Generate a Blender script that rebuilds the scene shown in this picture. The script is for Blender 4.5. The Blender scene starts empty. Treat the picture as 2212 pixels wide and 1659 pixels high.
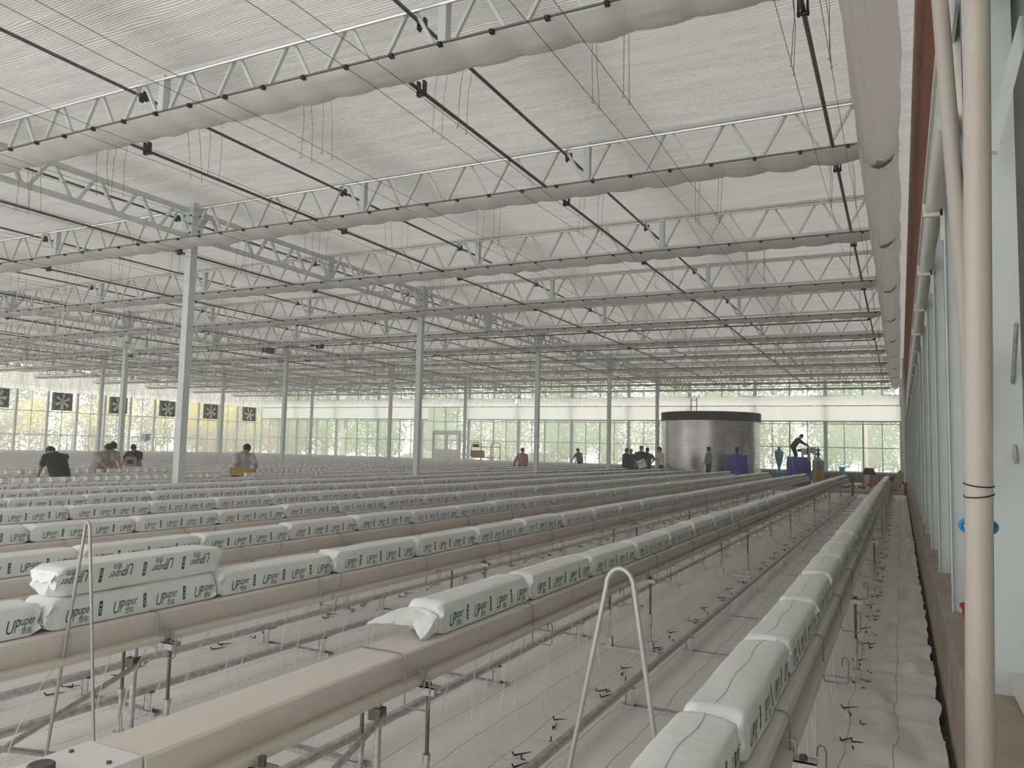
import bpy, bmesh, math, random
from mathutils import Vector, Matrix, noise
random.seed(7)
C = bpy.context.scene.collection
PI = math.pi
H = 1.65                      # camera height above the ground cloth
# ---------------------------------------------------------------- camera
R = [[0.8959287, -0.01591418, -0.44391273],
     [0.44358977, 0.08432964, 0.89225368],
     [0.02323552, -0.99631082, 0.08261271]]
FPX, CX, CY = 1687.597, 1106.0, 829.5
cam = bpy.data.cameras.new('camera')
cam.sensor_width = 36.0
cam.lens = FPX / 2212 * 36
cam.clip_end = 400
camo = bpy.data.objects.new('camera', cam)
C.objects.link(camo)
camo.matrix_world = Matrix(((R[0][0], -R[0][1], -R[0][2], 0), (R[1][0], -R[1][1], -R[1][2], 0),
                            (R[2][0], -R[2][1], -R[2][2], H), (0, 0, 0, 1)))
bpy.context.scene.camera = camo
# ---------------------------------------------------------------- world and exposure
w = bpy.data.worlds.new('sky')
bpy.context.scene.world = w
w.use_nodes = True
wn = w.node_tree
wn.nodes['Background'].inputs[0].default_value = (1.0, 0.985, 0.955, 1)
wn.nodes['Background'].inputs[1].default_value = 2.95
S = bpy.context.scene
S.view_settings.view_transform = 'Standard'
S.view_settings.look = 'None'
S.view_settings.gamma = 1
S.view_settings.use_curve_mapping = False
S.view_settings.exposure = 0.08
S.cycles.max_bounces = 6
S.cycles.diffuse_bounces = 4
S.cycles.glossy_bounces = 3
S.cycles.transmission_bounces = 4
S.cycles.transparent_max_bounces = 12
S.cycles.use_denoising = True
S.cycles.sample_clamp_indirect = 6
S.cycles.caustics_reflective = False
S.cycles.caustics_refractive = False


def sun():
    L = bpy.data.lights.new('sun', 'SUN')
    L.energy = 0.8
    L.angle = math.radians(12)
    L.color = (1, 0.97, 0.9)
    o = bpy.data.objects.new('sun', L)
    C.objects.link(o)
    o.rotation_euler = (math.radians(-18), math.radians(-42), 0)


sun()


def px(x, y, **k):
    """world point on the ray of picture pixel (x, y) at a given X, Y or z"""
    a, b = x - CX, y - CY
    r = [R[i][0] * a + R[i][1] * b + R[i][2] * FPX for i in range(3)]
    for n, v in k.items():
        i = 'XYZ'.index(n)
        if n == 'Z':
            v = v - H
        t = v / r[i]
    return Vector((r[0] * t, r[1] * t, r[2] * t + H))


def view(p):
    q = (p[0], p[1], p[2] - H)
    c = [sum(R[i][j] * q[i] for i in range(3)) for j in range(3)]
    if c[2] <= 0.05:
        return -9999, -9999, c[2]
    return CX + FPX * c[0] / c[2], CY + FPX * c[1] / c[2], c[2]


def inview(p, m=60):
    x, y, d = view(p)
    return d > 0 and -m < x < 2212 + m and -m < y < 1659 + m


# ---------------------------------------------------------------- materials
M = {}


def mat(name, col, rough=0.6, metal=0.0, noise_amt=0.0, scale=8.0, bump=0.0, bscale=40.0, col2=None, spec=0.4, stretch=None, trans=0.0):
    m = bpy.data.materials.new(name)
    m.use_nodes = True
    nt = m.node_tree
    N, Lk = nt.nodes, nt.links
    b = N['Principled BSDF']
    b.inputs['Base Color'].default_value = (*col, 1)
    b.inputs['Roughness'].default_value = rough
    b.inputs['Metallic'].default_value = metal
    b.inputs['Specular IOR Level'].default_value = spec
    tc = N.new('ShaderNodeTexCoord')
    mp = N.new('ShaderNodeMapping')
    Lk.new(tc.outputs['Object'], mp.inputs[0])
    if stretch:
        mp.inputs['Scale'].default_value = stretch
    if noise_amt or col2:
        nz = N.new('ShaderNodeTexNoise')
        nz.inputs['Scale'].default_value = scale
        nz.inputs['Detail'].default_value = 5
        Lk.new(mp.outputs[0], nz.inputs['Vector'])
        cr = N.new('ShaderNodeValToRGB')
        c2 = col2 or tuple(max(0, c * (1 - noise_amt)) for c in col)
        cr.color_ramp.elements[0].position = 0.35
        cr.color_ramp.elements[1].position = 0.65
        cr.color_ramp.elements[0].color = (*c2, 1)
        cr.color_ramp.elements[1].color = (*col, 1)
        Lk.new(nz.outputs['Fac'], cr.inputs[0])
        Lk.new(cr.outputs[0], b.inputs['Base Color'])
    if bump:
        nb = N.new('ShaderNodeTexNoise')
        nb.inputs['Scale'].default_value = bscale
        nb.inputs['Detail'].default_value = 4
        Lk.new(mp.outputs[0], nb.inputs['Vector'])
        bp = N.new('ShaderNodeBump')
        bp.inputs['Strength'].default_value = bump
        bp.inputs['Distance'].default_value = 0.02
        Lk.new(nb.outputs['Fac'], bp.inputs['Height'])
        Lk.new(bp.outputs[0], b.inputs['Normal'])
    if trans:
        out = N['Material Output']
        tr = N.new('ShaderNodeBsdfTranslucent')
        tr.inputs[0].default_value = (*col, 1)
        mx = N.new('ShaderNodeMixShader')
        mx.inputs[0].default_value = trans
        Lk.new(b.outputs[0], mx.inputs[1])
        Lk.new(tr.outputs[0], mx.inputs[2])
        Lk.new(mx.outputs[0], out.inputs[0])
    M[name] = m
    return m


mat('paint', (0.66, 0.70, 0.69), 0.45, noise_amt=0.08, scale=3)
mat('galv', (0.62, 0.63, 0.62), 0.42, 0.75, noise_amt=0.3, scale=30, bump=0.05, bscale=90)
mat('darkgalv', (0.17, 0.17, 0.16), 0.45, 0.7, noise_amt=0.3, scale=25)
mat('wire', (0.30, 0.30, 0.28), 0.4, 0.7)
mat('darkwire', (0.13, 0.125, 0.11), 0.5, 0.3)
mat('black', (0.012, 0.012, 0.012), 0.45)
mat('blackcloth', (0.018, 0.02, 0.02), 0.75, noise_amt=0.3, bump=0.2, bscale=9)
mat('gutter', (0.72, 0.68, 0.61), 0.38, noise_amt=0.07, scale=1.5, stretch=(6, 0.6, 6))
mat('bag', (0.80, 0.82, 0.82), 0.38, noise_amt=0.05, scale=3, bump=0.25, bscale=14, spec=0.5)
mat('print', (0.010, 0.085, 0.055), 0.5)
mat('seam', (0.36, 0.39, 0.38), 0.6)
mat('pvc', (0.50, 0.455, 0.40), 0.33, noise_amt=0.05, scale=2)
mat('pvcwhite', (0.70, 0.68, 0.62), 0.35, noise_amt=0.1, scale=4)
mat('brownpad', (0.26, 0.095, 0.05), 0.85, noise_amt=0.25, scale=25, bump=0.5, bscale=60, stretch=(1, 1, 6))
mat('shade', (0.84, 0.83, 0.80), 0.7, noise_amt=0.06, scale=2, bump=0.1, bscale=12, trans=0.45)
mat('film', (0.96, 0.96, 0.95), 0.45, noise_amt=0.06, scale=2.5, bump=0.2, bscale=5, trans=0.75)
mat('dirt', (0.10, 0.08, 0.065), 0.9, noise_amt=0.35, scale=6, bump=0.6, bscale=18)
mat('concrete', (0.46, 0.40, 0.33), 0.85, noise_amt=0.25, scale=3, bump=0.3, bscale=25)
mat('greyconcrete', (0.30, 0.29, 0.26), 0.85, noise_amt=0.4, scale=5, bump=0.3, bscale=25)
mat('slab', (0.48, 0.42, 0.35), 0.85, noise_amt=0.15, scale=1.2)
mat('corrugated', (0.72, 0.73, 0.73), 0.20, 0.95, noise_amt=0.12, scale=2)
mat('blueplastic', (0.045, 0.05, 0.33), 0.4)
mat('bluepipe', (0.03, 0.10, 0.36), 0.4)
mat('teal', (0.11, 0.40, 0.50), 0.35)
mat('yellow', (0.75, 0.40, 0.02), 0.5)
mat('orange', (0.62, 0.28, 0.06), 0.5)
mat('cream', (0.62, 0.60, 0.52), 0.5)
mat('red', (0.55, 0.02, 0.03), 0.35)
mat('card', (0.42, 0.27, 0.16), 0.8, noise_amt=0.2)
mat('brick', (0.33, 0.13, 0.08), 0.9, noise_amt=0.5, scale=3)
mat('whiteboard', (0.75, 0.74, 0.72), 0.5)
mat('cyan', (0.10, 0.55, 0.80), 0.4)
mat('tube', (0.72, 0.72, 0.70), 0.4)
mat('cube', (0.74, 0.74, 0.72), 0.6, noise_amt=0.1)
mat('seedling', (0.60, 0.42, 0.18), 0.8, noise_amt=0.4, scale=30)
mat('crate', (0.40, 0.30, 0.07), 0.6)
mat('skin', (0.34, 0.19, 0.125), 0.55)
mat('hair', (0.012, 0.010, 0.009), 0.6)
mat('leaf', (0.30, 0.42, 0.17), 0.6, noise_amt=0.4, scale=1.3, trans=0.45)
mat('leafdark', (0.12, 0.19, 0.11), 0.7, noise_amt=0.4, scale=1, trans=0.3)
mat('leafyellow', (0.80, 0.68, 0.06), 0.6, noise_amt=0.3, scale=1, trans=0.45)
mat('leafbrown', (0.62, 0.48, 0.37), 0.7, noise_amt=0.3, scale=1, trans=0.4)
mat('bark', (0.55, 0.50, 0.42), 0.8, noise_amt=0.3)
mat('grass', (0.60, 0.52, 0.36), 0.9, noise_amt=0.35, scale=0.6)
mat('soilpile', (0.40, 0.20, 0.12), 0.95, noise_amt=0.4, scale=3, bump=0.6, bscale=6)
mat('carpaint', (0.55, 0.56, 0.57), 0.25, 0.3)
mat('carglass', (0.05, 0.06, 0.07), 0.1)
mat('polewhite', (0.66, 0.62, 0.56), 0.7)
mat('purple', (0.15, 0.12, 0.45), 0.5)


def glass_mat():
    m = bpy.data.materials.new('glass')
    m.use_nodes = True
    nt = m.node_tree
    N, Lk = nt.nodes, nt.links
    N.remove(N['Principled BSDF'])
    t = N.new('ShaderNodeBsdfTransparent')
    t.inputs[0].default_value = (0.94, 0.965, 0.955, 1)
    g = N.new('ShaderNodeBsdfGlossy')
    g.inputs['Roughness'].default_value = 0.05
    d = N.new('ShaderNodeBsdfTranslucent')
    d.inputs[0].default_value = (0.93, 0.95, 0.93, 1)
    m1 = N.new('ShaderNodeMixShader')
    m1.inputs[0].default_value = 0.16      # dust and condensation on the panes
    Lk.new(t.outputs[0], m1.inputs[1])
    Lk.new(d.outputs[0], m1.inputs[2])
    m2 = N.new('ShaderNodeMixShader')
    m2.inputs[0].default_value = 0.05
    Lk.new(m1.outputs[0], m2.inputs[1])
    Lk.new(g.outputs[0], m2.inputs[2])
    Lk.new(m2.outputs[0], N['Material Output'].inputs[0])
    M['glass'] = m


glass_mat()


def ceiling_mat():
    """pleated aluminised shade cloth: narrow bands across Y, some reflective, some letting light through"""
    m = bpy.data.materials.new('ceilingcloth')
    m.use_nodes = True
    nt = m.node_tree
    N, Lk = nt.nodes, nt.links
    N.remove(N['Principled BSDF'])
    tc = N.new('ShaderNodeTexCoord')
    mp = N.new('ShaderNodeMapping')
    mp.inputs['Scale'].default_value = (0.35, 1.6, 1)
    Lk.new(tc.outputs['Object'], mp.inputs[0])
    nz = N.new('ShaderNodeTexNoise')
    nz.inputs['Scale'].default_value = 1.3
    nz.inputs['Detail'].default_value = 3
    Lk.new(mp.outputs[0], nz.inputs['Vector'])
    sx = N.new('ShaderNodeSeparateXYZ')
    Lk.new(tc.outputs['Object'], sx.inputs[0])
    ma = N.new('ShaderNodeMath')
    ma.operation = 'MULTIPLY_ADD'
    ma.inputs[1].default_value = 2 * PI / 0.034
    Lk.new(sx.outputs[1], ma.inputs[0])
    mm = N.new('ShaderNodeMath')
    mm.operation = 'MULTIPLY'
    mm.inputs[1].default_value = 42.0
    Lk.new(nz.outputs['Fac'], mm.inputs[0])
    Lk.new(mm.outputs[0], ma.inputs[2])
    si = N.new('ShaderNodeMath')
    si.operation = 'SINE'
    Lk.new(ma.outputs[0], si.inputs[0])
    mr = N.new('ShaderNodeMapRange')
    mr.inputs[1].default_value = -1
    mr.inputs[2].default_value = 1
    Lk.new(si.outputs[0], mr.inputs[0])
    n2 = N.new('ShaderNodeTexNoise')
    n2.inputs['Scale'].default_value = 2.2
    n2.inputs['Detail'].default_value = 6
    mp2 = N.new('ShaderNodeMapping')
    mp2.inputs['Scale'].default_value = (0.5, 5, 1)
    Lk.new(tc.outputs['Object'], mp2.inputs[0])
    Lk.new(mp2.outputs[0], n2.inputs['Vector'])
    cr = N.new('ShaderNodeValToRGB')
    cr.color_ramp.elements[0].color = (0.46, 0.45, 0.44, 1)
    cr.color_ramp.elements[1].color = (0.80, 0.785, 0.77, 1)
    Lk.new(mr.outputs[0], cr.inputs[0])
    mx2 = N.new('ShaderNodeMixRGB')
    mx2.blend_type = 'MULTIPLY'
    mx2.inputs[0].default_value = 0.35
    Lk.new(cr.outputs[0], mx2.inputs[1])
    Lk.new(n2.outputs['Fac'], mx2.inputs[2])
    bp = N.new('ShaderNodeBump')
    bp.inputs['Strength'].default_value = 0.7
    bp.inputs['Distance'].default_value = 0.02
    Lk.new(mr.outputs[0], bp.inputs['Height'])
    di = N.new('ShaderNodeBsdfDiffuse')
    tr = N.new('ShaderNodeBsdfTranslucent')
    for s in (di, tr):
        Lk.new(mx2.outputs[0], s.inputs[0])
        Lk.new(bp.outputs[0], s.inputs['Normal'])
    mx = N.new('ShaderNodeMixShader')
    mx.inputs[0].default_value = 0.215
    Lk.new(di.outputs[0], mx.inputs[1])
    Lk.new(tr.outputs[0], mx.inputs[2])
    Lk.new(mx.outputs[0], N['Material Output'].inputs[0])
    M['ceiling'] = m


ceiling_mat()


def floor_mat():
    """woven ground cloth with thin dark marker threads running along the rows"""
    m = bpy.data.materials.new('groundcloth')
    m.use_nodes = True
    nt = m.node_tree
    N, Lk = nt.nodes, nt.links
    b = N['Principled BSDF']
    b.inputs['Roughness'].default_value = 0.55
    tc = N.new('ShaderNodeTexCoord')
    nz = N.new('ShaderNodeTexNoise')
    nz.inputs['Scale'].default_value = 1.6
    nz.inputs['Detail'].default_value = 3
    Lk.new(tc.outputs['Object'], nz.inputs['Vector'])
    sx = N.new('ShaderNodeSeparateXYZ')
    Lk.new(tc.outputs['Object'], sx.inputs[0])
    m1 = N.new('ShaderNodeMath')
    m1.operation = 'MULTIPLY_ADD'
    m1.inputs[1].default_value = 0.10
    Lk.new(nz.outputs['Fac'], m1.inputs[0])
    Lk.new(sx.outputs[0], m1.inputs[2])
    m2 = N.new('ShaderNodeMath')
    m2.operation = 'PINGPONG'
    m2.inputs[1].default_value = 0.135
    Lk.new(m1.outputs[0], m2.inputs[0])
    m3 = N.new('ShaderNodeMath')
    m3.operation = 'LESS_THAN'
    m3.inputs[1].default_value = 0.0022
    Lk.new(m2.outputs[0], m3.inputs[0])
    n2 = N.new('ShaderNodeTexNoise')
    n2.inputs['Scale'].default_value = 0.9
    n2.inputs['Detail'].default_value = 6
    Lk.new(tc.outputs['Object'], n2.inputs['Vector'])
    cr = N.new('ShaderNodeValToRGB')
    cr.color_ramp.elements[0].color = (0.76, 0.735, 0.715, 1)
    cr.color_ramp.elements[1].color = (0.86, 0.84, 0.82, 1)
    Lk.new(n2.outputs['Fac'], cr.inputs[0])
    mx = N.new('ShaderNodeMixRGB')
    mx.inputs[2].default_value = (0.22, 0.27, 0.29, 1)
    Lk.new(m3.outputs[0], mx.inputs[0])
    Lk.new(cr.outputs[0], mx.inputs[1])
    Lk.new(mx.outputs[0], b.inputs['Base Color'])
    mp = N.new('ShaderNodeMapping')
    mp.inputs['Scale'].default_value = (5, 26, 1)
    mp.inputs['Rotation'].default_value = (0, 0, 0.25)
    Lk.new(tc.outputs['Object'], mp.inputs[0])
    n3 = N.new('ShaderNodeTexNoise')
    n3.inputs['Scale'].default_value = 1.5
    n3.inputs['Detail'].default_value = 4
    Lk.new(mp.outputs[0], n3.inputs['Vector'])
    bp = N.new('ShaderNodeBump')
    bp.inputs['Strength'].default_value = 0.30
    bp.inputs['Distance'].default_value = 0.012
    Lk.new(n3.outputs['Fac'], bp.inputs['Height'])
    Lk.new(bp.outputs[0], b.inputs['Normal'])
    M['floor'] = m


floor_mat()


def tank_blade():
    mat('fanframe', (0.10, 0.10, 0.095), 0.6, noise_amt=0.3)


tank_blade()

# ---------------------------------------------------------------- mesh helpers


class MB:
    def __init__(s):
        s.v, s.f, s.mi = [], [], []

    def add(s, vs, fs, mi=0):
        n = len(s.v)
        s.v += [tuple(p) for p in vs]
        for f in fs:
            s.f.append(tuple(n + i for i in f))
            s.mi.append(mi)
        return s

    def box(s, a, b, mi=0):
        x0, y0, z0 = a
        x1, y1, z1 = b
        return s.add([(x0, y0, z0), (x1, y0, z0), (x1, y1, z0), (x0, y1, z0), (x0, y0, z1), (x1, y0, z1), (x1, y1, z1), (x0, y1, z1)],
                     [(0, 3, 2, 1), (4, 5, 6, 7), (0, 1, 5, 4), (1, 2, 6, 5), (2, 3, 7, 6), (3, 0, 4, 7)], mi)

    def cbox(s, c, d, rot=None, mi=0):
        m = MB().box((-d[0] / 2, -d[1] / 2, -d[2] / 2), (d[0] / 2, d[1] / 2, d[2] / 2))
        T = Matrix.Translation(c) @ (rot.to_4x4() if rot else Matrix.Identity(4))
        return s.add([T @ Vector(p) for p in m.v], m.f, mi)

    def bar(s, p, q, w, h=None, mi=0):
        """rectangular bar from p to q"""
        p, q = Vector(p), Vector(q)
        d = q - p
        L = d.length
        rot = d.to_track_quat('Z', 'Y').to_matrix()
        return s.cbox((p + q) / 2, (w, h or w, L), rot, mi)

    def tube(s, pts, r, n=8, closed_ends=True, mi=0):
        """tube along a polyline, r a number or a list"""
        pts = [Vector(p) for p in pts]
        rs = r if isinstance(r, (list, tuple)) else [r] * len(pts)
        base = len(s.v)
        up = None
        for i, p in enumerate(pts):
            a = pts[max(0, i - 1)]
            b = pts[min(len(pts) - 1, i + 1)]
            t = (b - a)
            if t.length < 1e-9:
                t = Vector((0, 0, 1))
            t.normalize()
            if up is None:
                up = t.orthogonal().normalized()
            else:
                up = (up - t * up.dot(t))
                up = up.normalized() if up.length > 1e-6 else t.orthogonal().normalized()
            sd = t.cross(up)
            for k in range(n):
                a2 = 2 * PI * k / n
                s.v.append(tuple(p + (up * math.cos(a2) + sd * math.sin(a2)) * rs[i]))
        for i in range(len(pts) - 1):
            for k in range(n):
                k2 = (k + 1) % n
                s.f.append((base + i * n + k, base + i * n + k2, base + (i + 1) * n + k2, base + (i + 1) * n + k))
                s.mi.append(mi)
        if closed_ends:
            s.f.append(tuple(base + k for k in reversed(range(n))))
            s.f.append(tuple(base + (len(pts) - 1) * n + k for k in range(n)))
            s.mi += [mi, mi]
        return s

    def lathe(s, prof, c=(0, 0, 0), n=24, mi=0, cap=True):
        """profile [(r, z)] turned about a vertical axis through c"""
        base = len(s.v)
        for r, z in prof:
            for k in range(n):
                a = 2 * PI * k / n
                s.v.append((c[0] + r * math.cos(a), c[1] + r * math.sin(a), c[2] + z))
        for i in range(len(prof) - 1):
            for k in range(n):
                k2 = (k + 1) % n
                s.f.append((base + i * n + k, base + i * n + k2, base + (i + 1) * n + k2, base + (i + 1) * n + k))
                s.mi.append(mi)
        if cap:
            s.f.append(tuple(base + k for k in reversed(range(n))))
            s.f.append(tuple(base + (len(prof) - 1) * n + k for k in range(n)))
            s.mi += [mi, mi]
        return s

    def prism(s, prof, y0, y1, ny=1, fn=None, closed=True, mi=0):
        """profile [(x, z)] swept along Y"""
        base = len(s.v)
        n = len(prof)
        for j in range(ny + 1):
            y = y0 + (y1 - y0) * j / ny
            for x, z in prof:
                s.v.append(fn(x, y, z) if fn else (x, y, z))
        for j in range(ny):
            for k in range(n if closed else n - 1):
                k2 = (k + 1) % n
                s.f.append((base + j * n + k, base + j * n + k2, base + (j + 1) * n + k2, base + (j + 1) * n + k))
                s.mi.append(mi)
        if closed:
            s.f.append(tuple(base + k for k in reversed(range(n))))
            s.f.append(tuple(base + ny * n + k for k in range(n)))
            s.mi += [mi, mi]
        return s

    def mesh(s, name, mats, smooth=False):
        me = bpy.data.meshes.new(name)
        me.from_pydata(s.v, [], s.f)
        if isinstance(mats, str):
            mats = [mats]
        for k in mats:
            me.materials.append(M[k])
        if len(mats) > 1:
            me.polygons.foreach_set('material_index', s.mi)
        if smooth:
            me.polygons.foreach_set('use_smooth', [True] * len(me.polygons))
            try:
                me.set_sharp_from_angle(angle=math.radians(38))
            except Exception:
                pass
        me.update()
        return me

    def build(s, name, mats, parent=None, smooth=False):
        o = bpy.data.objects.new(name, s.mesh(name, mats, smooth))
        C.objects.link(o)
        if parent is not None:
            o.parent = parent
        return o


def tag(o, label=None, cat=None, group=None, kind=None):
    if label:
        o['label'] = label
    if cat:
        o['category'] = cat
    if group:
        o['group'] = group
    if kind:
        o['kind'] = kind
    return o


def thing(name, loc, label, cat, group=None, rz=0):
    o = bpy.data.objects.new(name, None)
    o.empty_display_size = 0.1
    C.objects.link(o)
    o.location = loc
    o.rotation_euler = (0, 0, rz)
    return tag(o, label, cat, group)


def copy_tree(o, parent=None):
    c = o.copy()
    C.objects.link(c)
    c.parent = parent
    for ch in KIDS.get(o.name, []):
        copy_tree(ch, c)
    return c


KIDS = {}


def proto(root, kids):
    KIDS[root.name] = kids
    return root


def struct(o):
    o['kind'] = 'structure'
    return o


ORD = ['', 'first', 'second', 'third', 'fourth', 'fifth', 'sixth', 'seventh', 'eighth', 'ninth', 'tenth', 'eleventh', 'twelfth',
       'thirteenth', 'fourteenth', 'fifteenth', 'sixteenth', 'seventeenth', 'eighteenth', 'nineteenth']
TENS = {20: 'twent', 30: 'thirt', 40: 'fort', 50: 'fift', 60: 'sixt', 70: 'sevent', 80: 'eight', 90: 'ninet'}


def nth(n):
    if n < 20:
        return ORD[n]
    if n >= 100:
        return 'hundredth' if n == 100 else 'hundred-and-' + nth(n - 100)
    t, u = n // 10 * 10, n % 10
    return TENS[t] + ('ieth' if u == 0 else 'y-' + ORD[u])


# ---------------------------------------------------------------- the layout of the greenhouse
YF = 50.35           # far glass wall
XL = -48.8           # left glass wall
XR = 0.30            # right wall
PITCH = 1.55
NROW = 31
ROWX = [-0.49 - PITCH * k for k in range(NROW)]
ZG = H - 0.89        # top of the growing gutters
BAGH = 0.14
ZCEIL = H + 4.56
TRY = [6.37 + 4 * k for k in range(11)]
CURB = 0.60
ROWEND = [35.6 if k < 8 else 46.2 for k in range(NROW)]
COLX = [-12.05, -24.3, -36.55]

# ---- ground, curb, platform


mat('lightscreen', (0.80, 0.81, 0.81), 0.6, trans=0.72)  # for the added screen behind the camera; translucency sets how much light enters


def ground():
    mb = MB()
    mb.box((-90, -3, -0.16), (20, 100, -0.08))
    struct(mb.build('ground', 'grass'))
    # cloth: coarse field plus a finely wrinkled strip by the right wall
    mb = MB()
    X = [XL + 0.2] + [-40, -30, -20, -12, -6, -3, -0.42]
    Yv = [-2, 2, 6, 12, 20, 30, 38.4]
    for i in range(len(X) - 1):
        for j in range(len(Yv) - 1):
            mb.add([(X[i], Yv[j], 0), (X[i + 1], Yv[j], 0), (X[i + 1], Yv[j + 1], 0), (X[i], Yv[j + 1], 0)], [(0, 1, 2, 3)])
    mb.add([(XL + 0.2, 38.4, 0), (-14.6, 38.4, 0), (-14.6, YF - 0.3, 0), (XL + 0.2, YF - 0.3, 0)], [(0, 1, 2, 3)])
    nx = 24
    ys = []
    y = -1.0
    while y < 38.4:
        ys.append(y)
        y += 0.035 + max(0, y - 3) * 0.012
    ys.append(38.4)
    base = len(mb.v)
    for y in ys:
        edge = 0.205 - 0.035 * abs(noise.noise(Vector((0, y * 1.7, 3)))) - 0.02 * noise.noise(Vector((2, y * 6, 1)))
        for i in range(nx + 1):
            u = i / nx
            x = -0.42 + (edge + 0.42) * u
            a = min(1, u * 2.2)
            q = Vector((x * 2.2 + y * 0.35, y * 2.8, 0))
            z = 0.075 * a * (abs(noise.noise(q)) ** 0.8) + 0.050 * a * (0.3 - abs(noise.noise(q * 2.3))) + 0.010 * a * noise.noise(q * 6) + 0.02 * max(0, u - 0.8) * 3
            z += 0.020 * a * math.exp(-((x - 0.10 + 0.04 * math.sin(y)) / 0.05) ** 2) * (0.6 + noise.noise(Vector((5, y * 3, 0))))
            mb.v.append((x, y, max(z, -0.02) if u > 0 else 0))
    for j in range(len(ys) - 1):
        for i in range(nx):
            a = base + j * (nx + 1) + i
            mb.f.append((a, a + 1, a + nx + 2, a + nx + 1))
            mb.mi.append(0)
    struct(mb.build('floor', 'floor', smooth=True))
    # soil strip and concrete curb of the right wall
    mb = MB()
    mb.prism([(0.10, -0.075), (0.232, -0.075), (0.232, -0.03), (0.16, -0.045)], -2, YF, 1)
    struct(mb.build('trim_1', 'dirt'))
    mb = MB()
    mb.prism([(0.242, -0.05), (0.62, -0.05), (0.62, CURB), (0.252, CURB), (0.244, CURB - 0.02)], -2, YF, 1)
    struct(mb.build('baseboard_right', 'concrete'))
    mb = MB().box((XL - 0.15, YF - 0.12, -0.05), (0.23, YF + 0.15, H - 0.91)).box((XL, YF - 0.50, H - 1.05), (0.23, YF - 0.12, H - 0.91))
    struct(mb.build('baseboard_far', 'greyconcrete'))
    mb = MB().box((XL - 0.15, 10, -0.05), (XL + 0.15, YF - 0.12, H - 0.92))
    struct(mb.build('baseboard_left', 'greyconcrete'))
    struct(MB().add([(XL - 0.3, -3.1, 0), (XR + 7.1, -3.1, 0), (XR + 7.1, -3.1, ZCEIL), (XL - 0.3, -3.1, ZCEIL)], [(0, 1, 2, 3)]).build('wall_light_screen', 'lightscreen'))  # unseen screen added behind the camera to dim light on near faces
    # raised slab carrying the tanks
    mb = MB().box((-14.6, 38.4, -0.05), (0.23, YF - 0.12, 0.15))
    struct(mb.build('floor_platform', 'slab'))


ground()


def ceiling():
    mb = MB()
    nx, ny = 60, 60
    x0, x1, y0, y1 = XL - 0.3, 0.9, -3, YF + 0.05
    for j in range(ny + 1):
        y = y0 + (y1 - y0) * j / ny
        for i in range(nx + 1):
            x = x0 + (x1 - x0) * i / nx
            mb.v.append((x, y, ZCEIL + 0.03 * noise.noise(Vector((x * 0.5, y * 0.5, 0)))))
    for j in range(ny):
        for i in range(nx):
            a = j * (nx + 1) + i
            mb.f.append((a, a + 1, a + nx + 2, a + nx + 1))
            mb.mi.append(0)
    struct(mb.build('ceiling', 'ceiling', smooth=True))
    for k in range(12):      # roof valleys resting above the cloth
        x = -3.5 - 4.08 * (k - 0)
        if x > XL:
            mb = MB().box((x - 0.13, -3, ZCEIL + 0.38), (x + 0.13, YF, ZCEIL + 0.46))
            struct(mb.build('trim_%d' % (k + 2), 'galv'))


ceiling()

# ---- far wall


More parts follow.
